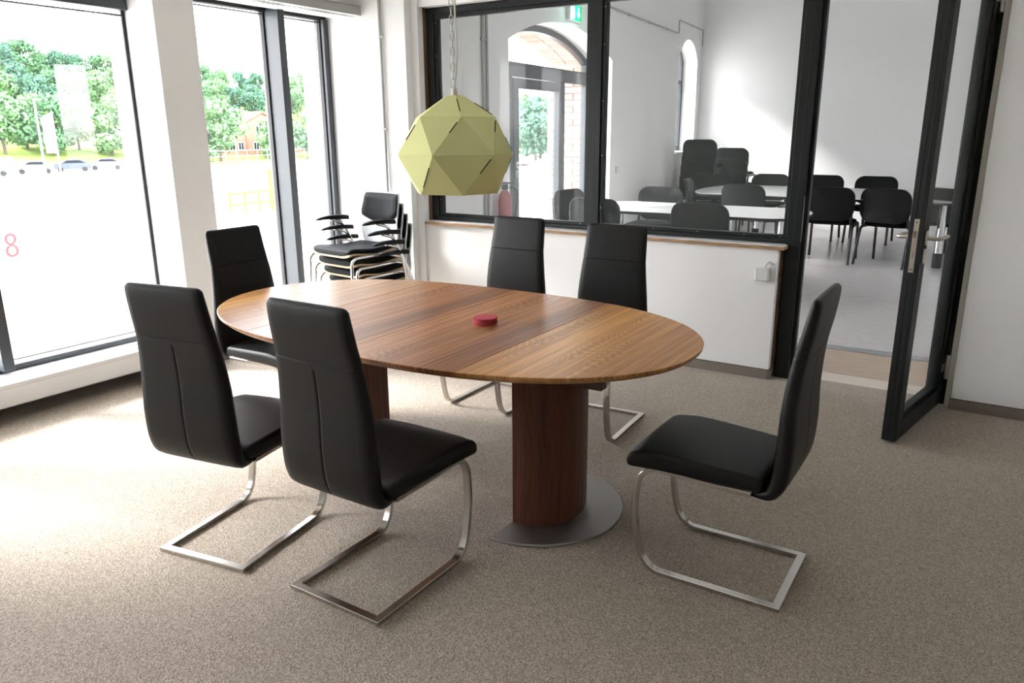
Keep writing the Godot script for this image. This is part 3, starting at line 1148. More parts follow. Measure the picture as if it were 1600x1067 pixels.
func make_outside() -> void:
	struct("ground_yard", terrain(-30.0, 98.0), M.gravel, "pale gravel yard outside the windows", "ground")
	struct("ground_bank", terrain(98.0, 420.0), M.grass, "grassy bank rising to a wooded hill", "ground")
	make_trees()
	make_car(M.car_white, -99.0, -43.4, 1.1, true, "white van parked below the grass bank outside")
	make_car(M.car_white, -100.2, -49.0, 1.1, false, "white car parked next to the white van")
	make_car(M.car_dark, -101.0, -54.0, 1.1, false, "dark car parked between two pale cars")
	make_car(M.car_silver, -101.8, -58.9, 1.05, false, "silver hatchback parked at the foot of the grass bank")
	# street lamp and banner
	var t := thing("street_lamp", "slender pale street lamp beside the parked cars", "lamp", Vector3(-96.8, ground_y(-96.8), -48.5))
	var g := G.new()
	g.tube([Vector3(0, 0, 0), Vector3(0, 4, 0), Vector3(0, 8.5, 0)], 0.11, 8)
	part("pole", g, M.galvanised, t)
	g = G.new()
	g.box(Vector3(0, 8.55, -0.4), Vector3(0.3, 0.14, 0.9), 0.04)
	part("lamp_head", g, M.galvanised, t)
	t = thing("banner_flag", "tall pale vertical banner on a white pole by the cars", "flag", Vector3(-92.8, ground_y(-92.8), -48.2))
	g = G.new()
	g.tube([Vector3(0, 0, 0), Vector3(0, 4, 0), Vector3(0, 7.1, 0)], 0.09, 8)
	part("pole", g, M.galvanised, t)
	g = G.new()
	var R := []
	for k in 13:
		var y := 2.5 + 4.4 * k / 12.0
		var w := 1.25 if k < 11 else (1.0 if k == 11 else 0.35)
		var wave := 0.12 * sin(k * 1.1)
		R.append([Vector3(0.02 + wave, y, w), Vector3(0.0, y, 0.1), Vector3(-0.03, y, 0.1), Vector3(-0.03 + wave, y, w)])
	g.loft(R)
	part("cloth", g, M.banner_cloth, t)
	for k in 5:
		g = G.new()
		g.box(Vector3(0.07, 3.1 + k * 0.7, 0.65), Vector3(0.02, 0.35, 0.4), 0.0)
		part("print", g, M.banner_print, t)
	# white hoarding with a red figure
	t = thing("site_hoarding", "white site hoarding panel with a red figure 8", "hoarding", Vector3(-23.2, ground_y(-23.2), -11.3), 0.28)
	g = G.new()
	g.box(Vector3(0, 0.72, 0.6), Vector3(0.12, 1.3, 4.4), 0.01)
	part("panel", g, M.hoarding_white, t)
	for z in [-1.3, 0.6, 2.5]:
		g = G.new()
		g.box(Vector3(-0.1, 0.05, z), Vector3(0.7, 0.16, 0.25), 0.02)
		part("foot", g, M.galvanised, t)
	var tm := TextMesh.new()
	tm.text = "8"
	tm.font_size = 64
	tm.pixel_size = 0.014
	tm.depth = 0.01
	var sf := SystemFont.new()
	sf.font_names = PackedStringArray(["Droid Sans"])
	tm.font = sf
	var o := part_mesh("figure", tm, M.red_print, t)
	o.position = Vector3(0.068, 0.82, 1.15)
	o.rotation.y = PI / 2
	# fence in front of the brick building, with posts and rails
	t = thing("site_fence", "grey mesh fence in front of the brick building", "fence", Vector3(-102.5, ground_y(-102.5), -82.5))
	for k in 13:
		g = G.new()
		g.tube([Vector3(0, 0, -12.0 + k * 2.0), Vector3(0, 2.0, -12.0 + k * 2.0)], 0.06, 6)
		part("post", g, M.galvanised, t)
	for y in [0.3, 1.1, 1.95]:
		g = G.new()
		g.box(Vector3(0, y, 0), Vector3(0.05, 0.06, 24.0))
		part("rail", g, M.galvanised, t)
	# brick building behind the trees
	t = thing("brick_building", "pale brick building with white windows behind the trees", "building", Vector3(-112.0, ground_y(-110.0) - 0.4, -90.0), 0.0)
	g = G.new()
	g.span(Vector3(-6, 0, -13), Vector3(0, 4.0, 12))
	part("wall", g, M.facade_brick, t)
	g = G.new()
	g.prism(pv([Vector2(-3.2, 0), Vector2(3.2, 0), Vector2(3.2, 6.2), Vector2(0, 7.6), Vector2(-3.2, 6.2)]), -6.0, 0.5, Transform3D(Basis(Vector3(0, 0, 1), Vector3(0, 1, 0), Vector3(1, 0, 0)), Vector3(0, 0, -3.5)))
	part("gable_wing", g, M.facade_brick, t)
	for s in [-1.0, 1.0]:
		g = G.new()
		g.prism(pv([Vector2(0, 7.6), Vector2(s * 3.5, 6.1), Vector2(s * 3.5, 6.35), Vector2(0, 7.9)]), -6.0, 0.8, Transform3D(Basis(Vector3(0, 0, 1), Vector3(0, 1, 0), Vector3(1, 0, 0)), Vector3(0, 0, -3.5)))
		part("roof", g, M.roof_tile, t)
	for q in [[10, 1.5], [7.6, 1.5], [5.2, 1.5], [2.8, 1.5], [1.0, 1.5], [-1.8, 1.5], [-3.5, 1.5], [-5.2, 1.5], [-2.6, 4.2], [-4.4, 4.2], [-8.6, 1.5], [-11.0, 1.5]]:
		var x: float = 0.55 if q[0] < 0 and q[0] > -7 else 0.05
		g = G.new()
		g.box(Vector3(x, q[1] + 0.6, q[0]), Vector3(0.12, 1.4, 1.2), 0.0)
		var w := part("window", g, M.hoarding_white, t)
		for s in [-0.27, 0.27]:
			g = G.new()
			g.box(Vector3(x + 0.07, q[1] + 0.6, q[0] + s), Vector3(0.04, 1.15, 0.42), 0.0)
			part("pane", g, M.car_glass, w)
	# yellow site equipment
	t = thing("yellow_container", "tall yellow steel container on the building site", "container", Vector3(-34.5, ground_y(-34.5), -30.0), 0.15)
	g = G.new()
	g.box(Vector3(0, 1.1, 0), Vector3(1.2, 2.2, 1.1), 0.03)
	part("body", g, M.site_yellow, t)
	for k in 6:
		g = G.new()
		g.box(Vector3(0.62, 1.1, -0.45 + 0.18 * k), Vector3(0.05, 2.0, 0.06), 0.01)
		part("rib", g, M.site_yellow, t)
	t = thing("yellow_guard_rail", "low yellow guard rail with posts on the building site", "railing", Vector3(-33.5, ground_y(-33.5), -27.0), 0.1)
	for k in 4:
		g = G.new()
		g.box(Vector3(0, 0.6, -1.5 + k), Vector3(0.1, 1.2, 0.12), 0.01)
		part("post", g, M.site_yellow, t)
	for y in [0.55, 1.1]:
		g = G.new()
		g.box(Vector3(0.06, y, 0), Vector3(0.05, 0.13, 3.4), 0.01)
		part("rail", g, M.site_yellow, t)
	# red and white barrier and posts seen through the arched door
	t = thing("site_barrier", "red and white barrier outside the arched glass door", "barrier", Vector3(-16.0, ground_y(-16.0), -27.0), 0.5)
	for y in [0.55, 1.15]:
		for k in 6:
			g = G.new()
			g.box(Vector3(-1.25 + 0.5 * k, y, 0), Vector3(0.498, 0.16, 0.04), 0.005)
			part("board", g, M.site_red if k % 2 == 0 else M.hoarding_white, t)
	for x in [-1.2, 0.0, 1.2]:
		g = G.new()
		g.box(Vector3(x, 0.7, -0.05), Vector3(0.07, 1.4, 0.05), 0.005)
		part("post", g, M.site_red, t)
	# rubble heaps
	rng.seed = 77
	for q in [[-30.0, -22.5, 1.5, 0.8, "heap of pale rubble beside the yellow guard rail"], [-48.0, -43.0, 4.5, 1.6, "large heap of pale rubble behind the yellow container"], [-58.0, -32.0, 4.0, 1.4, "broad heap of pale rubble between guard rail and parked cars"], [-20.5, -30.5, 1.4, 0.9, "heap of pale rubble behind the red and white barrier"]]:
		g = G.new()
		R = []
		for k in 6:
			var f := k / 5.0
			var ring := []
			for j in 18:
				var a := TAU * j / 18.0
				var rr: float = q[2] * (1.0 - f * 0.93) * rng.randf_range(0.85, 1.15)
				ring.append(Vector3(cos(a) * rr * 1.5, q[3] * (pow(f, 0.8)) + rng.randf_range(-0.05, 0.05) * q[3] - 0.15, sin(a) * rr))
			R.append(ring)
		g.loft(R)
		solo("rubble_heap", g, M.rubble_stone, q[4], "rubble", Vector3(q[0], ground_y(q[0]), q[1]), "rubble heaps")
	# grey cabinet just outside the narrow windows
	t = thing("utility_cabinet", "small dark grey metal cabinet just outside the window", "cabinet", Vector3(-6.3, ground_y(-6.3), -5.32), 0.2)
	g = G.new()
	g.box(Vector3(0, 0.5, 0), Vector3(0.3, 1.0, 0.34), 0.01)
	part("body", g, M.grey_paint, t)
	g = G.new()
	g.box(Vector3(0.155, 0.85, 0.0), Vector3(0.02, 0.05, 0.05), 0.005)
	part("handle", g, M.hoarding_white, t)

# ---------------------------------------------------------------- room shell
const WX := -4.65       # inner face of the window frames
const PZ := -4.706      # face of the half wall

func bars(called: String, label: String, m: Material, list: Array, ch := 0.003) -> Node3D:
	var t := thing(called, label, "window")
	t.set_meta("kind", "structure")
	for b in list:
		var g := G.new()
		g.span(b[1], b[2], ch)
		part(b[0], g, b[3] if b.size() > 3 else m, t)
	return t

func make_shell() -> void:
	var g := G.new()
	g.span(Vector3(-4.78, -0.3, -4.866), Vector3(3.2, 0.0, 3.6))
	struct("floor", g, M.carpet, "mottled beige carpet floor", "floor")
	g = G.new()
	g.span(Vector3(-4.9, 3.0, -4.95), Vector3(3.4, 3.25, 3.8))
	struct("ceiling", g, M.white_paint, "white ceiling of the meeting room", "ceiling")
	# window side: columns, lintel, solid wall towards the viewer
	g = G.new()
	g.span(Vector3(-4.9, -0.5, -3.245), Vector3(-4.4, 3.0, -2.965), 0.002)
	struct("wall_left_column", g, M.white_paint, "white square column between the large window and the narrow windows")
	g = G.new()
	g.span(Vector3(-4.9, 2.33, -2.965), Vector3(-4.6, 3.0, -0.3))
	struct("wall_left_lintel", g, M.white_paint, "white strip of wall above the large window")
	g = G.new()
	g.span(Vector3(-4.9, 2.4, -4.606), Vector3(-4.6, 3.0, -3.245))
	struct("wall_left_lintel_far", g, M.white_paint, "white strip of wall above the narrow windows")
	g = G.new()
	g.span(Vector3(-4.9, -0.5, -0.3), Vector3(-4.4, 3.0, 0.45))
	g.span(Vector3(-4.9, 2.28, 0.45), Vector3(-4.6, 3.0, 1.42))
	g.span(Vector3(-4.9, -0.5, 0.45), Vector3(-4.6, 0.14, 1.42))
	g.span(Vector3(-4.9, -0.5, 1.42), Vector3(-4.4, 3.0, 3.8))
	struct("wall_left", g, M.white_paint, "white wall pier and strips round the second large window")
	g = G.new()
	g.span(Vector3(-4.9, -0.5, -2.965), Vector3(-4.66, 0.14, -0.3))
	struct("wall_left_parapet", g, M.white_paint, "low white parapet below the large window")
	g = G.new()
	g.span(Vector3(-4.95, -0.5, -4.96), Vector3(-3.86, 3.0, -4.606), 0.002)
	struct("wall_back_pier", g, M.white_paint, "white pier in the corner between windows and glazed partition")
	g = G.new()
	g.span(Vector3(-3.86, 0.0, -4.9), Vector3(-1.112, 0.816, PZ), 0.002)
	struct("wall_back", g, M.white_paint, "white half wall under the glazed partition")
	g = G.new()
	g.span(Vector3(-3.86, 2.385, -4.9), Vector3(4.4, 3.0, PZ), 0.002)
	struct("wall_back_lintel", g, M.white_paint, "white strip of wall above the glazed partition")
	g = G.new()
	g.span(Vector3(-0.111, 0.0, -4.9), Vector3(4.4, 2.385, PZ), 0.002)
	struct("wall_back_right", g, M.white_paint, "white wall to the right of the glass door")
	g = G.new()
	g.span(Vector3(3.2, -0.3, -4.95), Vector3(3.4, 3.0, 3.8))
	struct("wall_right", g, M.white_paint, "white side wall opposite the windows")
	g = G.new()
	g.span(Vector3(-4.9, -0.3, 3.6), Vector3(3.4, 3.0, 3.8))
	struct("wall_front", g, M.white_paint, "white wall opposite the glazed partition")
	g = G.new()
	g.span(Vector3(-5.75, 2.6, -5.0), Vector3(-4.9, 2.76, 3.2), 0.01)
	struct("ceiling_canopy", g, M.white_paint, "pale canopy slab projecting over the windows outside", "canopy")
	# skirtings: speckled strip with a brown cap
	for q in [["baseboard_back", Vector3(-3.86, 0, PZ), Vector3(-1.105, 0.06, PZ + 0.012), "speckled brown skirting along the half wall"], ["baseboard_back_right", Vector3(-0.118, 0, PZ), Vector3(3.2, 0.06, PZ + 0.012), "speckled brown skirting right of the glass door"], ["baseboard_half_wall_end", Vector3(-1.112, 0, -4.78), Vector3(-1.1, 0.06, PZ + 0.012), "short skirting at the end of the half wall"], ["baseboard_column", Vector3(-4.4, 0, -3.257), Vector3(-4.388, 0.06, -2.96), "brown skirting at the foot of the white column"], ["baseboard_right", Vector3(3.188, 0, -4.7), Vector3(3.2, 0.06, 3.6), "brown skirting of the side wall"]]:
		g = G.new()
		g.span(q[1], q[2])
		var o := struct(q[0], g, M.skirting, q[3], "skirting")
		var c := G.new()
		c.span(Vector3(q[1].x, 0.06, q[1].z), Vector3(q[2].x, 0.0635, q[2].z))
		part("cap", c, M.skirting_top, o)
	# boxed sill under the large window, open below, with a foot
	var t := thing("trim_1", "low white boxed window sill with an open dark gap beneath", "sill")
	t.set_meta("kind", "structure")
	g = G.new()
	g.span(Vector3(-4.66, 0.19, -2.963), Vector3(-4.4, 0.212, -0.3), 0.003)
	part("sill_board", g, M.white_lacquer, t)
	g = G.new()
	g.span(Vector3(-4.42, 0.088, -2.963), Vector3(-4.4, 0.19, -0.3), 0.002)
	part("front_board", g, M.white_paint, t)
	for z in [-2.66, -0.9]:
		g = G.new()
		g.span(Vector3(-4.44, 0.0, z - 0.05), Vector3(-4.402, 0.088, z), 0.002)
		part("foot", g, M.white_paint, t)

func make_windows() -> void:
	var f: Material = M.window_frame_paint
	var k: Material = M.gasket
	var X0 := -4.73
	# large window: panes between mullions
	var list := [["frame_top", Vector3(X0, 2.232, -2.964), Vector3(WX, 2.33, -0.3)], ["frame_bottom", Vector3(X0, 0.14, -2.964), Vector3(WX + 0.012, 0.245, -0.3)], ["frame_side", Vector3(-4.712, 0.24, -2.964), Vector3(-4.69, 2.24, -2.945), k], ["frame_side", Vector3(X0, 0.24, -0.34), Vector3(WX, 2.2, -0.3)]]
	for z in [-1.915, -1.1]:
		list.append(["mullion", Vector3(X0, 0.24, z - 0.03), Vector3(WX + 0.1, 2.25, z + 0.03)])
	list.append(["glazing_bead", Vector3(X0 + 0.02, 2.198, -2.94), Vector3(WX - 0.02, 2.206, -0.34), k])
	list.append(["glazing_bead", Vector3(X0 + 0.02, 0.262, -2.94), Vector3(WX - 0.02, 0.268, -0.34), k])
	var t := bars("window_1", "tall grey framed window with a view of trees and parked cars", f, list)
	for q in [[-2.942, -1.945], [-1.885, -1.13], [-1.07, -0.34]]:
		var g := G.new()
		g.span(Vector3(-4.705, 0.24, q[0]), Vector3(-4.697, 2.24, q[1]))
		part("pane", g, M.window_glass, t)
	list = [["frame_top", Vector3(X0, 2.17, 0.45), Vector3(WX, 2.28, 1.42)], ["frame_bottom", Vector3(X0, 0.14, 0.45), Vector3(WX + 0.012, 0.245, 1.42)], ["frame_side", Vector3(X0, 0.24, 0.45), Vector3(WX, 2.2, 0.49)], ["frame_side", Vector3(X0, 0.24, 1.38), Vector3(WX, 2.2, 1.42)]]
	t = bars("window_5", "second tall grey framed window beside the viewer", f, list)
	for q in [[0.49, 1.38]]:
		var g := G.new()
		g.span(Vector3(-4.705, 0.24, q[0]), Vector3(-4.697, 2.18, q[1]))
		part("pane", g, M.window_glass, t)
	# narrow windows down to the floor
	list = [["frame_top", Vector3(X0, 2.345, -4.606), Vector3(WX, 2.4, -3.245), k], ["frame_bottom", Vector3(X0, -0.01, -4.606), Vector3(WX, 0.05, -3.245)], ["frame_side", Vector3(X0, 0.05, -4.605), Vector3(WX + 0.02, 2.35, -4.555)], ["frame_side", Vector3(X0, 0.05, -3.29), Vector3(WX, 2.35, -3.246)], ["mullion", Vector3(X0, 0.05, -4.075), Vector3(WX + 0.13, 2.36, -4.012)], ["glazing_bead", Vector3(X0 + 0.02, 2.325, -4.55), Vector3(WX - 0.02, 2.332, -3.29), k], ["glazing_bead", Vector3(-4.697, 0.05, -4.012), Vector3(WX - 0.01, 2.35, -4.0), k], ["glazing_bead", Vector3(-4.697, 0.05, -4.555), Vector3(WX - 0.01, 2.35, -4.545), k]]
	t = bars("window_2", "two narrow floor-length windows with a deep grey mullion", f, list)
	for q in [[-4.545, -4.075], [-4.0, -3.29]]:
		var g := G.new()
		g.span(Vector3(-4.705, 0.05, q[0]), Vector3(-4.697, 2.35, q[1]))
		part("pane", g, M.window_glass, t)

func make_partition() -> void:
	var zf := -4.78
	var zb := -4.85
	var f: Material = M.frame_paint
	var list := [["frame_side", Vector3(-3.8, 0.846, zb), Vector3(-3.735, 2.378, zf)], ["frame_top", Vector3(-3.735, 2.335, zb), Vector3(-1.09, 2.378, zf)], ["frame_bottom", Vector3(-3.735, 0.846, zb), Vector3(-1.093, 0.872, zf)], ["mullion", Vector3(-2.45, 0.872, zb), Vector3(-2.354, 2.335, zf)]]
	# stepped glazing beads round the two panes
	for q in [[-3.735, -2.45], [-2.354, -1.093]]:
		list.append(["glazing_bead", Vector3(q[0], 0.872, zb + 0.004), Vector3(q[1], 0.894, zf - 0.014)])
		list.append(["glazing_bead", Vector3(q[0], 2.309, zb + 0.004), Vector3(q[1], 2.335, zf - 0.014)])
		list.append(["glazing_bead", Vector3(q[0], 0.894, zb + 0.004), Vector3(q[0] + 0.022, 2.309, zf - 0.014)])
		list.append(["glazing_bead", Vector3(q[1] - 0.022, 0.894, zb + 0.004), Vector3(q[1], 2.309, zf - 0.014)])
	list.append(["gasket", Vector3(-2.4, 0.872, zf - 0.002), Vector3(-2.396, 2.335, zf + 0.001), M.gasket])
	var t := bars("window_3", "black framed glazed partition over the half wall", f, list)
	for q in [[-3.716, -2.468], [-2.336, -1.11]]:
		var g := G.new()
		g.span(Vector3(q[0], 0.89, -4.823), Vector3(q[1], 2.312, -4.815))
		part("pane", g, M.glass, t)
	var sm := G.new()
	sm.lathe([Vector2(0, 0), Vector2(0.0035, 0), Vector2(0.003, 0.0015), Vector2(0, 0.002)], 8, Transform3D(Basis(Vector3(1, 0, 0), PI / 2), Vector3.ZERO))
	var screw := sm.mesh(60.0)
	for x in [-3.6, -3.2, -2.8, -2.5, -2.25, -1.95, -1.65, -1.35, -1.13]:
		var o := part_mesh("screw", screw, M.screw_metal, t)
		o.position = Vector3(x, 0.883, zf - 0.014)
	for y in [1.0, 1.35, 1.7, 2.05, 2.28]:
		for x in [-3.724, -2.343]:
			var o := part_mesh("screw", screw, M.screw_metal, t)
			o.position = Vector3(x, y, zf - 0.014)
	# plywood ledge with a white laminate top
	var l := thing("trim_2", "white ledge board with bare plywood edge on the half wall", "ledge")
	l.set_meta("kind", "structure")
	var g := G.new()
	g.span(Vector3(-3.9, 0.8165, -4.88), Vector3(-1.075, 0.838, -4.684), 0.001)
	part("plywood", g, M.plywood_edge, l)
	g = G.new()
	g.span(Vector3(-3.899, 0.838, -4.88), Vector3(-1.076, 0.8405, -4.685))
	part("laminate", g, M.white_lacquer, l)
	# raw board edges packed round the frame
	var p := thing("trim_3", "raw chipboard packing strip beside the black partition frame", "packing strip")
	p.set_meta("kind", "structure")
	g = G.new()
	g.span(Vector3(-3.845, 0.842, -4.86), Vector3(-3.803, 2.384, -4.75), 0.001)
	part("strip", g, M.particle_board, p)
	g = G.new()
	g.span(Vector3(-1.112, 0.0, -4.86), Vector3(-1.1, 0.815, -4.76), 0.001)
	part("strip", g, M.particle_board, p)
	g = G.new()
	g.span(Vector3(-0.14, 0.0, -4.86), Vector3(-0.112, 2.384, -4.73), 0.001)
	part("foam_strip", g, M.cable_white, p)
	# door frame
	list = [["post", Vector3(-1.093, 0.0, zb), Vector3(-1.008, 2.378, zf)], ["rebate", Vector3(-1.008, 0.0, zb - 0.01), Vector3(-0.985, 2.34, zf - 0.03)], ["jamb", Vector3(-0.215, 0.0, zb - 0.01), Vector3(-0.142, 2.378, zf + 0.012)], ["rebate", Vector3(-0.24, 0.0, zb - 0.01), Vector3(-0.215, 2.34, zf - 0.03)], ["head", Vector3(-1.008, 2.335, zb), Vector3(-0.215, 2.378, zf)], ["strike_plate", Vector3(-1.0095, 0.86, zf - 0.024), Vector3(-1.0065, 1.13, zf - 0.004), M.screw_metal], ["seal", Vector3(-1.05, 0.0, zf - 0.002), Vector3(-1.045, 2.37, zf + 0.001), M.gasket]]
	var d := bars("door_frame", "black metal frame of the open glass door", f, list)
	d.set_meta("category", "door frame")
	make_door()
	# white socket box with its short cable on the half wall
	var s := thing("socket_box", "small white socket box with a curved cable on the half wall", "socket", Vector3(-1.19, 0.665, PZ))
	g = G.new()
	g.box(Vector3(0, 0, 0.022), Vector3(0.082, 0.08, 0.044), 0.006)
	part("housing", g, M.switch_plastic, s)
	g = G.new()
	g.box(Vector3(0, -0.037, 0.024), Vector3(0.076, 0.006, 0.044), 0.002)
	part("lower_lip", g, M.grey_paint, s)
	g = G.new()
	g.tube(arc_pts([Vector3(0.015, 0.036, 0.02), Vector3(0.018, 0.06, 0.022), Vector3(0.034, 0.076, 0.02), Vector3(0.052, 0.068, 0.012), Vector3(0.06, 0.06, 0.003)], 5), 0.0055, 8)
	part("cable", g, M.switch_plastic, s, 60.0)

func make_door() -> void:
	# leaf in local coordinates: hinge at the origin, leaf along +x, thickness along -z .. 0
	var t := thing("door_1", "open black framed glass door with steel lever handles", "door", Vector3(-0.226, 0.012, -4.762), -(PI / 2 + 0.182))
	t.set_meta("kind", "structure")
	var f: Material = M.frame_paint
	var L := 0.775
	var th := 0.066
	for b in [["stile", Vector3(0, 0, -th), Vector3(0.085, 2.318, 0)], ["stile", Vector3(L - 0.085, 0, -th), Vector3(L, 2.318, 0)], ["rail", Vector3(0.085, 0, -th), Vector3(L - 0.085, 0.1, 0)], ["rail", Vector3(0.085, 2.235, -th), Vector3(L - 0.085, 2.318, 0)], ["glazing_bead", Vector3(0.085, 0.1, -th + 0.012), Vector3(0.107, 2.235, -0.012)], ["glazing_bead", Vector3(L - 0.107, 0.1, -th + 0.012), Vector3(L - 0.085, 2.235, -0.012)], ["glazing_bead", Vector3(0.107, 0.1, -th + 0.012), Vector3(L - 0.107, 0.122, -0.012)], ["glazing_bead", Vector3(0.107, 2.213, -th + 0.012), Vector3(L - 0.107, 2.235, -0.012)]]:
		var g := G.new()
		g.span(b[1], b[2], 0.0025)
		part(b[0], g, f, t)
	var g := G.new()
	g.span(Vector3(0.1, 0.112, -0.037), Vector3(L - 0.1, 2.223, -0.029))
	part("pane", g, M.glass, t)
	for z in [-th * 0.32, -th * 0.68]:      # seals along the free edge
		g = G.new()
		g.span(Vector3(L - 0.001, 0.0, z - 0.0025), Vector3(L + 0.002, 2.318, z + 0.0025))
		part("seal", g, M.gasket, t)
	# lock plate with latch and bolt slots
	g = G.new()
	g.span(Vector3(L, 0.85, -th / 2 - 0.0115), Vector3(L + 0.003, 1.1, -th / 2 + 0.0115), 0.001)
	var lp := part("lock_plate", g, M.brass_steel, t)
	for q in [[1.03, 0.03, 0.012, M.chrome], [0.935, 0.03, 0.002, M.gasket], [1.085, 0.006, 0.006, M.gasket], [0.865, 0.006, 0.006, M.gasket]]:
		g = G.new()
		g.span(Vector3(L + 0.002, q[0] - q[1] / 2, -th / 2 - q[2] / 2), Vector3(L + (0.011 if q[3] == M.chrome else 0.0034), q[0] + q[1] / 2, -th / 2 + q[2] / 2))
		part("latch" if q[3] == M.chrome else "slot", g, q[3], lp)
	for s in [0.0, 1.0]:
		var zs := 0.0 if s == 0.0 else -th
		var dz := 1.0 if s == 0.0 else -1.0
		g = G.new()
		g.tube(rounded([Vector3(L - 0.045, 1.01, zs), Vector3(L - 0.045, 1.01, zs + dz * 0.058), Vector3(L - 0.17, 1.01, zs + dz * 0.062)], 0.018, 5), 0.0095, 12)
		var h := part("handle", g, M.brass_steel, t, 60.0)
		g = G.new()
		g.box(Vector3(L - 0.045, 1.01, zs + dz * 0.004), Vector3(0.034, 0.068, 0.009), 0.003)
		part("rosette", g, M.brass_steel, h)
		g = G.new()
		g.box(Vector3(L - 0.045, 0.925, zs + dz * 0.004), Vector3(0.034, 0.068, 0.009), 0.003)
		part("keyhole_plate", g, M.brass_steel, t)
	for y in [0.22, 2.12]:
		for k in 3:
			g = G.new()
			g.lathe([Vector2(0, -0.022), Vector2(0.013, -0.022), Vector2(0.0135, -0.02), Vector2(0.0135, 0.02), Vector2(0.013, 0.022), Vector2(0, 0.022)], 16, Transform3D(Basis(), Vector3(0.022, y + (k - 1) * 0.046, -th - 0.013)))
			part("hinge_barrel", g, M.screw_metal if k != 1 else M.brass_steel, t)
	for y in [0.22, 2.12]:
		g = G.new()
		g.span(Vector3(0.02, y - 0.022, -th - 0.002), Vector3(0.075, y + 0.022, -th + 0.001), 0.0008)
		part("hinge_plate", g, M.brass_steel, t)
	var sm := G.new()
	sm.lathe([Vector2(0, 0), Vector2(0.0032, 0), Vector2(0.0028, 0.0015), Vector2(0, 0.002)], 8, Transform3D(Basis(Vector3(1, 0, 0), PI / 2), Vector3.ZERO))
	var screw := sm.mesh(60.0)
	for y in [0.2, 0.6, 1.0, 1.4, 1.8, 2.15]:
		for x in [0.096, L - 0.096]:
			var o := part_mesh("screw", screw, M.screw_metal, t)
			o.position = Vector3(x, y, -0.012)
	for x in [0.2, 0.4, 0.6]:
		var o := part_mesh("screw", screw, M.screw_metal, t)
		o.position = Vector3(x, 0.111, -0.012)

func make_fittings() -> void:
	# slotted air channel hung below the ceiling by the windows
	var t := thing("air_channel", "long pale grey slotted air channel hanging above the narrow windows", "air vent", Vector3(-4.41, 2.35, -3.9))
	var len := 1.4
	var g := G.new()
	g.span(Vector3(-0.13, 0.003, -0.7), Vector3(-0.126, 0.066, len / 2))
	g.span(Vector3(0.13, 0.003, -0.7), Vector3(0.136, 0.066, len / 2))
	g.span(Vector3(-0.13, 0.062, -0.7), Vector3(0.136, 0.066, len / 2))
	part("housing", g, M.grey_paint, t)
	# underside: two strips with slats between them, so that dark slots stay open
	g = G.new()
	g.span(Vector3(-0.13, 0.0, -0.7), Vector3(0.02, 0.001, len / 2))
	g.span(Vector3(0.1, 0.0, -0.7), Vector3(0.136, 0.001, len / 2))
	part("underside", g, M.white_lacquer, t)
	for k in 35:
		g = G.new()
		g.span(Vector3(0.02, 0.0, -0.7 + k * 0.04), Vector3(0.1, 0.0008, -0.7 + k * 0.04 + 0.014))
		part("slat", g, M.white_lacquer, t)
	g = G.new()
	g.span(Vector3(-0.12, 0.045, -0.69), Vector3(0.126, 0.048, 0.69))
	part("dark_liner", g, M.gasket, t)
	for z in [-0.45, 0.4]:
		g = G.new()
		g.tube([Vector3(0.0, 0.066, z), Vector3(0.0, 0.65, z)], 0.005, 6)
		part("hanger", g, M.galvanised, t)
	# conduit on the pier, with clips
	t = thing("conduit_pipe", "thin white conduit pipe clipped to the white pier", "pipe", Vector3(-4.085, 0, -4.59))
	g = G.new()
	g.tube([Vector3(0, 0.0, 0), Vector3(0, 1.5, 0), Vector3(0, 3.0, 0)], 0.0115, 12)
	part("tube", g, M.grey_paint, t, 60.0)
	for y in [2.19, 1.53, 0.9]:
		g = G.new()
		g.box(Vector3(0.0, y, -0.004), Vector3(0.04, 0.018, 0.026), 0.003)
		part("clip", g, M.switch_plastic, t)

# ---------------------------------------------------------------- next room
const HF := 0.04
const WO := Vector3(-3.82, 0, -4.88)

func wall_frame() -> Transform3D:
	var th := deg_to_rad(5.11)
	var s := Vector3(-sin(th), 0, -cos(th))
	return Transform3D(Basis(s, Vector3.UP, s.cross(Vector3.UP)), WO)

func arch(s0: float, s1: float, y0: float, rise: float, n := 24) -> Array:     # from s0 to s1
	var half := (s1 - s0) / 2
	var r := (half * half + rise * rise) / (2 * rise)
	var c := Vector2((s0 + s1) / 2, y0 + rise - r)
	var a := asin(half / r)
	var out := []
	for k in n + 1:
		var t := -a + 2 * a * k / n
		out.append(c + Vector2(sin(t), cos(t)) * r)
	return out

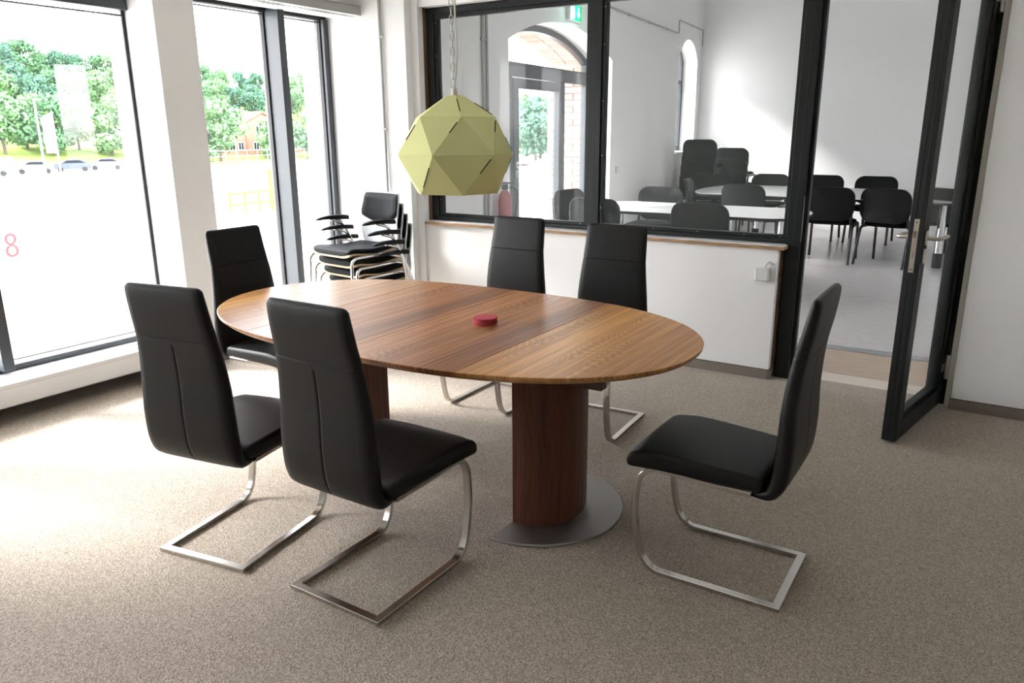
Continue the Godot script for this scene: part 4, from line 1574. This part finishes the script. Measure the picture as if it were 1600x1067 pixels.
func make_next_room() -> void:
	var xf := wall_frame()
	var g := G.new()
	g.span(Vector3(-5.2, -0.26, -13.1), Vector3(4.2, HF, -5.6))
	struct("floor_next_room", g, M.lino, "smooth grey floor of the next room", "floor")
	for z in [-7.28, -8.95]:
		g = G.new()
		g.span(Vector3(-3.9, HF, z - 0.004), Vector3(4.0, HF + 0.0008, z + 0.004))
		struct("trim_floor_joint", g, M.grey_paint, "thin joint line in the smooth grey floor", "floor joint")
	g = G.new()
	g.span(Vector3(-3.84, -0.26, -5.05), Vector3(4.2, 0.0, -4.866))
	struct("floor_threshold", g, M.screed, "pale threshold strip in the doorway", "floor")
	g = G.new()
	g.prism(pv([Vector2(-5.05, -0.2), Vector2(-5.05, 0.001), Vector2(-5.5, HF - 0.004), Vector2(-5.5, -0.2)]), -3.86, 4.2, Transform3D(Basis(Vector3(0, 0, 1), Vector3(0, 1, 0), Vector3(1, 0, 0)), Vector3.ZERO))
	struct("floor_ramp", g, M.ramp_board, "beige ramp board beyond the glass door", "ramp")
	g = G.new()
	g.span(Vector3(-3.88, -0.2, -5.6), Vector3(4.2, HF + 0.003, -5.5), 0.002)
	struct("trim_floor_edge", g, M.alu, "flat metal edge strip between ramp and grey floor", "edge strip")
	g = G.new()
	g.span(Vector3(-5.4, 4.0, -13.2), Vector3(4.4, 4.25, -4.9))
	struct("ceiling_next_room", g, M.white_paint, "white ceiling of the next room", "ceiling")
	g = G.new()
	g.span(Vector3(-5.4, -0.2, -13.2), Vector3(4.4, 4.0, -12.9))
	struct("wall_next_back", g, M.white_paint, "white back wall of the next room")
	g = G.new()
	g.span(Vector3(-5.2, 2.9, -4.95), Vector3(4.4, 4.1, -4.75))
	struct("wall_next_front", g, M.white_paint, "white upper wall above the partition")
	g = G.new()
	g.span(Vector3(4.2, -0.2, -13.2), Vector3(4.4, 1.0, -4.9))
	g.span(Vector3(4.2, 2.7, -13.2), Vector3(4.4, 4.0, -4.9))
	g.span(Vector3(4.2, 1.0, -6.3), Vector3(4.4, 2.7, -4.9))
	g.span(Vector3(4.2, 1.0, -13.2), Vector3(4.4, 2.7, -8.0))
	struct("wall_next_right", g, M.white_paint, "white side wall of the next room with a wide window")
	var side_window := bars("window_6", "wide grey framed window in the side wall of the next room", M.window_frame_paint, [["frame_top", Vector3(4.27, 2.63, -8.0), Vector3(4.34, 2.7, -6.3)], ["frame_bottom", Vector3(4.27, 1.0, -8.0), Vector3(4.34, 1.07, -6.3)], ["frame_side", Vector3(4.27, 1.07, -8.0), Vector3(4.34, 2.63, -7.93)], ["frame_side", Vector3(4.27, 1.07, -6.37), Vector3(4.34, 2.63, -6.3)], ["mullion", Vector3(4.27, 1.07, -7.18), Vector3(4.34, 2.63, -7.12)]])
	for q in [[-7.93, -7.18], [-7.12, -6.37]]:
		g = G.new()
		g.span(Vector3(4.3, 1.07, q[0]), Vector3(4.308, 2.63, q[1]))
		part("pane", g, M.window_glass, side_window)
	# left-hand wall: arched doorway and arched window in a thick wall
	var D := 0.3
	var da := arch(1.232, 3.886, 2.3, 0.26)
	var wa := arch(6.74, 7.8, 2.55, 0.29)
	g = G.new()
	g.prism(pv([Vector2(-0.2, -0.2), Vector2(1.232, -0.2), Vector2(1.232, 4.0), Vector2(-0.2, 4.0)]), -D, 0.0, xf)
	g.prism(pv([Vector2(3.886, -0.2), Vector2(6.74, -0.2), Vector2(6.74, 4.0), Vector2(3.886, 4.0)]), -D, 0.0, xf)
	g.prism(pv([Vector2(6.74, -0.2), Vector2(7.8, -0.2), Vector2(7.8, 1.17), Vector2(6.74, 1.17)]), -D, 0.0, xf)
	g.prism(pv([Vector2(7.8, -0.2), Vector2(8.3, -0.2), Vector2(8.3, 4.0), Vector2(7.8, 4.0)]), -D, 0.0, xf)
	for a in [da, wa]:
		var poly: Array = a.duplicate()
		poly.append(Vector2(a[a.size() - 1].x, 4.0))
		poly.append(Vector2(a[0].x, 4.0))
		g.prism(pv(poly), -D, 0.0, xf)
	struct("wall_next_left", g, M.white_paint, "thick white wall with an arched doorway and an arched window")
	# outer brick skin: core, and single bricks where the doorway shows them
	g = G.new()
	g.prism(pv([Vector2(3.95, -0.6), Vector2(6.74, -0.6), Vector2(6.74, 4.0), Vector2(3.95, 4.0)]), -0.85, -D, xf)
	g.prism(pv([Vector2(0.3, -0.6), Vector2(1.2, -0.6), Vector2(1.2, 4.0), Vector2(0.3, 4.0)]), -0.85, -D, xf)
	var top := arch(1.2, 3.95, 2.34, 0.28)
	top.append(Vector2(3.95, 4.0))
	top.append(Vector2(1.2, 4.0))
	g.prism(pv(top), -0.85, -D, xf)
	var bw := struct("wall_next_outer", g, M.mortar, "outer brick wall round the arched doorway", "wall")
	var bm := G.new()
	bm.box(Vector3.ZERO, Vector3(0.06, 0.064, 0.225), 0.003)
	var bmesh := bm.mesh(20.0)
	var hm := G.new()
	hm.box(Vector3.ZERO, Vector3(0.06, 0.064, 0.108), 0.003)
	var hmesh := hm.mesh(20.0)
	rng.seed = 5
	for k in 36:
		var y := -0.45 + k * 0.076
		var dep := [[-0.5, bmesh], [-0.735, bmesh]] if k % 2 == 0 else [[-0.44, hmesh], [-0.62, bmesh], [-0.797, hmesh]]
		for q in dep:
			var o := part_mesh("brick", q[1], M["brick_%d" % rng.randi_range(0, 2)], bw)
			o.transform = xf * Transform3D(Basis(), Vector3(3.925 + rng.randf_range(-0.003, 0.003), y, q[0]))
	var vo := arch(1.2, 3.95, 2.31, 0.28, 34)
	for k in 34:
		var a: Vector2 = vo[k]
		var b: Vector2 = vo[k + 1]
		var mid := (a + b) / 2
		var ang := (b - a).angle()
		for z in [-0.5, -0.735]:
			var o := part_mesh("brick", bmesh, M["brick_%d" % rng.randi_range(0, 2)], bw)
			o.transform = xf * Transform3D(Basis(Vector3(0, 0, 1), ang - PI / 2), Vector3(mid.x, mid.y, z))
	make_arch_door(xf, da, wa)
	# grey skirting of the left and back walls
	g = G.new()
	g.prism(pv([Vector2(3.886, HF), Vector2(8.05, HF), Vector2(8.05, HF + 0.1), Vector2(3.886, HF + 0.1)]), 0.0, 0.012, xf)
	struct("baseboard_next_left", g, M.grey_paint, "grey skirting along the arched wall", "skirting")
	g = G.new()
	g.span(Vector3(-4.5, HF, -12.9), Vector3(4.2, HF + 0.06, -12.888))
	struct("baseboard_next_back", g, M.switch_plastic, "pale skirting along the back wall of the next room", "skirting")
	# conduit along the arched wall, switch, exit sign, extinguisher
	var t := thing("conduit_run", "thin grey conduit running along the arched wall", "pipe", Vector3.ZERO)
	t.transform = xf
	g = G.new()
	g.tube(rounded([Vector3(3.2, 2.87, 0.015), Vector3(6.6, 2.87, 0.015), Vector3(6.6, 3.05, 0.015), Vector3(8.0, 3.05, 0.015), Vector3(8.0, 2.8, 0.015)], 0.03, 3), 0.011, 8)
	part("tube", g, M.grey_paint, t, 60.0)
	for s in [3.6, 4.4, 5.2, 6.0, 7.3]:
		g = G.new()
		g.box(Vector3(s, 2.87 if s < 6.6 else 3.05, 0.01), Vector3(0.02, 0.035, 0.02), 0.003)
		part("clip", g, M.grey_paint, t)
	t = thing("conduit_riser", "pair of thin grey conduits rising beside the arched doorway", "pipe", Vector3.ZERO)
	t.transform = xf
	for s in [0.74, 0.81]:
		g = G.new()
		g.tube([Vector3(s, HF, 0.015), Vector3(s, 2.0, 0.015), Vector3(s, 4.0, 0.015)], 0.012, 8)
		part("tube", g, M.grey_paint, t, 60.0)
	for y in [1.0, 1.7, 2.25]:
		g = G.new()
		g.box(Vector3(0.775, y, 0.01), Vector3(0.12, 0.02, 0.02), 0.003)
		part("clip", g, M.grey_paint, t)
	t = thing("light_switch", "small white switch on the arched wall", "switch", Vector3.ZERO)
	t.transform = xf * Transform3D(Basis(), Vector3(4.13, 1.03, 0.0))
	g = G.new()
	g.box(Vector3(0, 0, 0.012), Vector3(0.085, 0.085, 0.024), 0.006)
	part("plate", g, M.switch_plastic, t)
	g = G.new()
	g.box(Vector3(0, 0, 0.026), Vector3(0.05, 0.05, 0.006), 0.002)
	part("rocker", g, M.switch_plastic, t)
	make_exit_sign(xf)
	t = thing("fire_extinguisher", "red fire extinguisher hanging beside the arched doorway", "extinguisher", Vector3.ZERO)
	t.transform = xf * Transform3D(Basis(), Vector3(0.96, 0.48, 0.095))
	g = G.new()
	g.lathe([Vector2(0, 0), Vector2(0.055, 0), Vector2(0.06, 0.015), Vector2(0.06, 0.42), Vector2(0.05, 0.48), Vector2(0.025, 0.515), Vector2(0, 0.52)], 28)
	part("cylinder", g, M.red_enamel, t)
	g = G.new()
	g.box(Vector3(0, 0.545, 0.0), Vector3(0.05, 0.05, 0.05), 0.006)
	part("valve", g, M.black_plastic, t)
	g = G.new()
	g.box(Vector3(0.02, 0.58, 0.03), Vector3(0.02, 0.015, 0.13), 0.004)
	part("lever", g, M.black_metal, t)
	for q in [[0.36, 0.012], [0.33, 0.02], [0.285, 0.012], [0.26, 0.008], [0.235, 0.012], [0.16, 0.02], [0.13, 0.008]]:
		g = G.new()
		for side in [0]:
			var R := []
			for y in [q[0] - q[1] / 2, q[0] + q[1] / 2]:
				var ring := []
				for k in 9:
					var a := -0.35 + k * 0.11 + 0.55
					ring.append(Vector3(cos(a) * 0.0608, y, sin(a) * 0.0608))
				for k in 9:
					var a := 0.53 - k * 0.11 + 0.55
					ring.append(Vector3(cos(a) * 0.0596, y, sin(a) * 0.0596))
				R.append(ring)
			g.loft(R)
		part("label_print", g, M.sign_white, t)
	g = G.new()
	g.tube(arc_pts([Vector3(0.02, 0.54, 0.04), Vector3(0.1, 0.5, 0.07), Vector3(0.11, 0.3, 0.05), Vector3(0.095, 0.12, 0.03)], 5), 0.009, 8)
	part("hose", g, M.black_plastic, t, 60.0)
	# tables and chairs
	make_conference_table(Vector3(-2.58, HF, -7.35), 2.2, 1.0, [Vector2(-0.95, 0.34), Vector2(0.95, 0.34), Vector2(-0.95, -0.34), Vector2(0.95, -0.34)], "white topped conference table standing behind the glazed partition")
	make_conference_table(Vector3(-1.8, HF, -10.05), 3.2, 1.7, [Vector2(-1.05, 0.6), Vector2(1.25, 0.6), Vector2(-1.05, -0.6), Vector2(1.25, -0.6)], "large white topped conference table farther back in the next room")
	var c := make_conference_chair()
	var first := true
	var G1 := "black conference chairs of the next room"
	for q in [
		[-2.28, -6.92, PI, "black conference chair in the middle of the near table's front side"],
		[-3.32, -6.92, PI, "black conference chair at the near table's front side towards the arched door"],
		[-3.78, -7.42, PI / 2 - 0.2, "black conference chair at the end of the near table by the arched door"],
		[-3.3, -8.02, 0.0, "black conference chair behind the near table, facing the partition"],
		[-2.6, -9.42, PI - 0.1, "black conference chair at the front of the large table, towards its rounded end"],
		[-1.66, -9.4, PI, "black conference chair at the front middle of the large table"],
		[-1.03, -9.42, PI - 0.25, "black conference chair at the front of the large table, turned slightly"],
		[-3.25, -9.85, PI / 2 + 0.2, "black conference chair at the rounded end of the large table"],
		[-3.5, -10.72, 0.35, "black conference chair behind the large table near the stacked chairs"],
		[-2.88, -11.1, 0.0, "black conference chair behind the large table, second from the stacked chairs"],
		[-2.17, -11.15, 0.0, "black conference chair behind the large table, third from the stacked chairs"],
		[-1.5, -11.15, 0.0, "black conference chair behind the large table, farthest from the stacked chairs"],
		[-0.42, -9.75, PI - 0.6, "black conference chair at the corner of the large table behind the door glass"]]:
		if first:
			c.position = Vector3(q[0], HF, q[1])
			c.rotation.y = q[2]
			c.set_meta("label", q[3])
			c.set_meta("group", G1)
			first = false
		else:
			copy(c, Vector3(q[0], HF, q[1]), q[2], q[3], "conference_chair")
	for st in [[-4.02, -11.75, PI, 4, "tall stack in the corner by the arched window"], [-3.72, -12.42, PI, 3, "lower stack against the back wall"]]:
		for k in st[3]:
			var dir := Vector3(sin(st[2]), 0, cos(st[2]))
			var o := copy(c, Vector3(st[0], HF + k * (0.158 if st[3] == 4 else 0.17), st[1]) + dir * k * 0.028, st[2], "%s black conference chair in the %s" % [["lowest", "second", "third", "fourth", "fifth"][k], st[4]], "conference_chair")
			o.set_meta("group", "stacked conference chairs")

func make_arch_door(xf: Transform3D, da: Array, wa: Array) -> void:
	var t := thing("door_2", "dark framed arched glass door with side panes and fanlight", "door")
	t.set_meta("kind", "structure")
	t.transform = xf
	var m: Material = M.window_frame_paint
	var z0 := -0.37
	var z1 := -0.3
	var rows := [["frame_side", 1.232, 1.31, HF, 2.33], ["frame_side", 3.81, 3.886, HF, 2.33], ["transom", 1.31, 3.81, 2.03, 2.17], ["post", 1.83, 1.89, HF, 2.03], ["post", 3.12, 3.18, HF, 2.03], ["side_rail", 1.31, 1.83, HF, HF + 0.1], ["side_rail", 3.18, 3.81, HF, HF + 0.1]]
	for q in rows:
		var g := G.new()
		g.span(Vector3(q[1], q[3], z0), Vector3(q[2], q[4], z1), 0.003)
		part(q[0], g, m, t)
	var path := []
	for p in arch(1.265, 3.853, 2.27, 0.255, 30):
		path.append(Vector3(p.x, p.y, -0.335))
	var g := G.new()
	g.sweep(path, [Vector2(-0.035, -0.03), Vector2(0.035, -0.03), Vector2(0.035, 0.03), Vector2(-0.035, 0.03)], Vector3(0, 0, 1))
	part("arch_frame", g, m, t)
	# leaf
	g = G.new()
	for q in [[1.895, 2.0, 0.06, 2.02], [3.0, 3.115, 0.06, 2.02]]:
		g = G.new()
		g.span(Vector3(q[0], q[2], z0 + 0.005), Vector3(q[1], q[3], z1 + 0.012), 0.003)
		part("leaf_stile", g, m, t)
	for q in [[0.06, 0.2], [1.92, 2.02]]:
		g = G.new()
		g.span(Vector3(2.0, q[0], z0 + 0.005), Vector3(3.0, q[1], z1 + 0.012), 0.003)
		part("leaf_rail", g, m, t)
	for q in [[1.31, 1.83, HF + 0.1, 2.03], [2.0, 3.0, 0.2, 1.92], [3.18, 3.81, HF + 0.1, 2.03]]:
		g = G.new()
		g.span(Vector3(q[0], q[2], -0.339), Vector3(q[1], q[3], -0.331))
		part("pane", g, M.window_glass, t)
	var poly := arch(1.31, 3.81, 2.26, 0.235)
	poly.append(Vector2(3.81, 2.17))
	poly.append(Vector2(1.31, 2.17))
	g = G.new()
	g.prism(pv(poly), -0.339, -0.331)
	part("fanlight_pane", g, M.window_glass, t)
	g = G.new()
	g.tube(rounded([Vector3(1.95, 1.17, z1), Vector3(1.95, 1.17, z1 + 0.065), Vector3(2.08, 1.17, z1 + 0.068)], 0.02, 4), 0.011, 10)
	part("handle", g, M.chrome, t, 60.0)
	for y in [1.17, 1.08]:
		g = G.new()
		g.box(Vector3(1.95, y, z1 + 0.014), Vector3(0.035, 0.07, 0.012), 0.004)
		part("rosette", g, M.chrome, t)
	# arched window near the corner
	var w := thing("window_4", "narrow arched window in the corner of the next room", "window")
	w.set_meta("kind", "structure")
	w.transform = xf
	for q in [["frame_side", 6.74, 6.8, 1.17, 2.58], ["frame_side", 7.74, 7.8, 1.17, 2.58], ["frame_bottom", 6.8, 7.74, 1.17, 1.24], ["transom", 6.8, 7.74, 2.2, 2.27]]:
		g = G.new()
		g.span(Vector3(q[1], q[3], -0.3), Vector3(q[2], q[4], -0.23), 0.003)
		part(q[0], g, m, w)
	path = []
	for p in arch(6.77, 7.77, 2.53, 0.28, 20):
		path.append(Vector3(p.x, p.y, -0.265))
	g = G.new()
	g.sweep(path, [Vector2(-0.035, -0.03), Vector2(0.035, -0.03), Vector2(0.035, 0.03), Vector2(-0.035, 0.03)], Vector3(0, 0, 1))
	part("arch_frame", g, m, w)
	poly = arch(6.78, 7.76, 2.53, 0.27)
	poly.append(Vector2(7.76, 1.24))
	poly.append(Vector2(6.78, 1.24))
	g = G.new()
	g.prism(pv(poly), -0.269, -0.261)
	part("pane", g, M.window_glass, w)
	g = G.new()
	g.span(Vector3(6.68, 1.145, -0.23), Vector3(7.86, 1.172, 0.05), 0.004)
	part("sill", g, M.white_lacquer, w)

func make_exit_sign(xf: Transform3D) -> void:
	var t := thing("exit_sign", "green emergency exit sign with running figure and arrow above the arch", "sign")
	t.transform = xf * Transform3D(Basis(), Vector3(2.66, 2.68, 0.0))
	var g := G.new()
	g.box(Vector3(0, 0, 0.02), Vector3(0.31, 0.16, 0.04), 0.004)
	part("housing", g, M.sign_white, t)
	g = G.new()
	g.box(Vector3(0, 0, 0.0415), Vector3(0.3, 0.15, 0.002), 0.0)
	part("face", g, M.sign_lit, t)
	var z0 := 0.0425
	var z1 := 0.0435
	# doorway with the running figure on one half
	g = G.new()
	g.span(Vector3(-0.14, -0.065, z0), Vector3(-0.085, 0.065, z1))
	part("door_symbol", g, M.sign_white, t)
	g = G.new()
	g.lathe([Vector2(0, 0), Vector2(0.011, 0), Vector2(0.011, 0.001), Vector2(0, 0.001)], 14, Transform3D(Basis(Vector3(1, 0, 0), PI / 2), Vector3(-0.055, 0.043, z0)))
	for b in [[-0.06, 0.028, -0.065, -0.012, 0.013], [-0.062, 0.024, -0.092, 0.012, 0.006], [-0.058, 0.024, -0.033, 0.006, 0.006], [-0.065, -0.01, -0.09, -0.034, 0.008], [-0.09, -0.034, -0.11, -0.03, 0.006], [-0.065, -0.01, -0.042, -0.034, 0.008], [-0.042, -0.034, -0.04, -0.062, 0.006]]:
		var a := Vector2(b[0], b[1])
		var c := Vector2(b[2], b[3])
		var n: Vector2 = (c - a).normalized().orthogonal() * b[4]
		g.prism(pv([a - n, c - n, c + n, a + n]), z0, z1)
	part("running_figure", g, M.sign_white, t)
	# arrow pointing down on the other half
	g = G.new()
	g.prism(pv([Vector2(0.055, 0.055), Vector2(0.085, 0.055), Vector2(0.085, 0.0), Vector2(0.118, 0.0), Vector2(0.07, -0.055), Vector2(0.022, 0.0), Vector2(0.055, 0.0)]), z0, z1)
	part("arrow", g, M.sign_white, t)
	var l := OmniLight3D.new()
	l.name = "exit_sign_light"
	t.add_child(l)
	l.position = Vector3(-0.02, 0.0, 0.09)
	l.light_color = Color(0.75, 1.0, 0.9)
	l.light_energy = 0.012
	l.light_size = 0.08
	l.omni_range = 12.0
	l.omni_attenuation = 2.0
	l.shadow_enabled = true

# ---------------------------------------------------------------- scene
func _ready() -> void:
	var cam := Camera3D.new()
	cam.name = "camera"
	add_child(cam)
	cam.position = Vector3(0, 1.52, 0)
	cam.basis = Basis.from_euler(Vector3(deg_to_rad(-15.484), deg_to_rad(32.649), deg_to_rad(-0.363)), EULER_ORDER_YXZ)
	cam.fov = rad_to_deg(2.0 * atan(533.5 / 1194.03))
	cam.near = 0.05
	cam.far = 1000.0
	cam.current = true
	var we := WorldEnvironment.new()
	we.name = "world"
	var e := Environment.new()
	e.background_mode = Environment.BG_SKY
	var sky := Sky.new()
	var sm := ProceduralSkyMaterial.new()
	sm.sky_top_color = Color(0.92, 0.945, 1.0)
	sm.sky_horizon_color = Color(1.0, 0.99, 0.99)
	sm.sky_curve = 0.2
	sm.ground_bottom_color = Color(0.6, 0.6, 0.58)
	sm.ground_horizon_color = Color(0.7, 0.7, 0.68)
	sm.sun_angle_max = 40.0
	sky.sky_material = sm
	e.sky = sky
	e.background_energy_multiplier = 1.35
	e.tonemap_mode = Environment.TONE_MAPPER_LINEAR
	e.tonemap_exposure = 12.2
	e.sdfgi_enabled = true
	e.ssao_enabled = true
	e.ssil_enabled = true
	we.environment = e
	add_child(we)
	var sun := DirectionalLight3D.new()
	sun.name = "hazy_sun"
	add_child(sun)
	sun.look_at_from_position(Vector3.ZERO, Vector3(0.74, -0.6, -0.3))
	sun.light_energy = 0.42
	sun.light_color = Color(1.0, 0.99, 0.98)
	sun.light_angular_distance = 13.0
	sun.shadow_enabled = true

	make_materials()
	make_shell()
	make_windows()
	make_partition()
	make_next_room()
	make_outside()
	make_fittings()
	make_table()
	# leather chairs round the table
	var c := make_leather_chair()
	var first := true
	for q in [
		[-1.694, -1.803, PI, "black leather cantilever chair at the near side of the table, towards the middle"],
		[-2.35, -1.74, PI + 0.168, "black leather cantilever chair turned slightly, nearest the large window"],
		[-0.708, -2.476, -PI / 2, "black leather cantilever chair at the table end by the glass door"],
		[-2.36, -3.49, 0.0, "black leather cantilever chair at the far side, near the corner stack of armchairs"],
		[-1.7, -3.43, 0.05, "black leather cantilever chair at the far side, in front of the half wall"],
		[-3.12, -2.6, PI / 2, "black leather cantilever chair at the table end by the white column"]]:
		var o := c
		if not first:
			o = copy(c, Vector3.ZERO, 0.0, "", "leather_chair")
		first = false
		o.position = Vector3(q[0], 0, q[1])
		o.rotation.y = q[2]
		o.set_meta("label", q[3])
		o.set_meta("group", "leather chairs round the table")
	var a := make_armchair()
	for k in 4:
		var o: Node3D = a if k == 0 else copy(a, Vector3.ZERO, 0.0, "", "stacking_armchair")
		o.position = Vector3(-3.97, k * 0.078, -4.22 + k * 0.045)
		o.rotation.y = -0.12
		o.set_meta("label", ["chrome armchair with black pads at the bottom of the corner stack", "chrome armchair with black pads second from the bottom of the corner stack", "chrome armchair with black pads second from the top of the corner stack", "chrome armchair with pale back shell on top of the corner stack"][k])
		o.set_meta("group", "stacked armchairs in the corner")
	make_coasters()
	make_pendant()
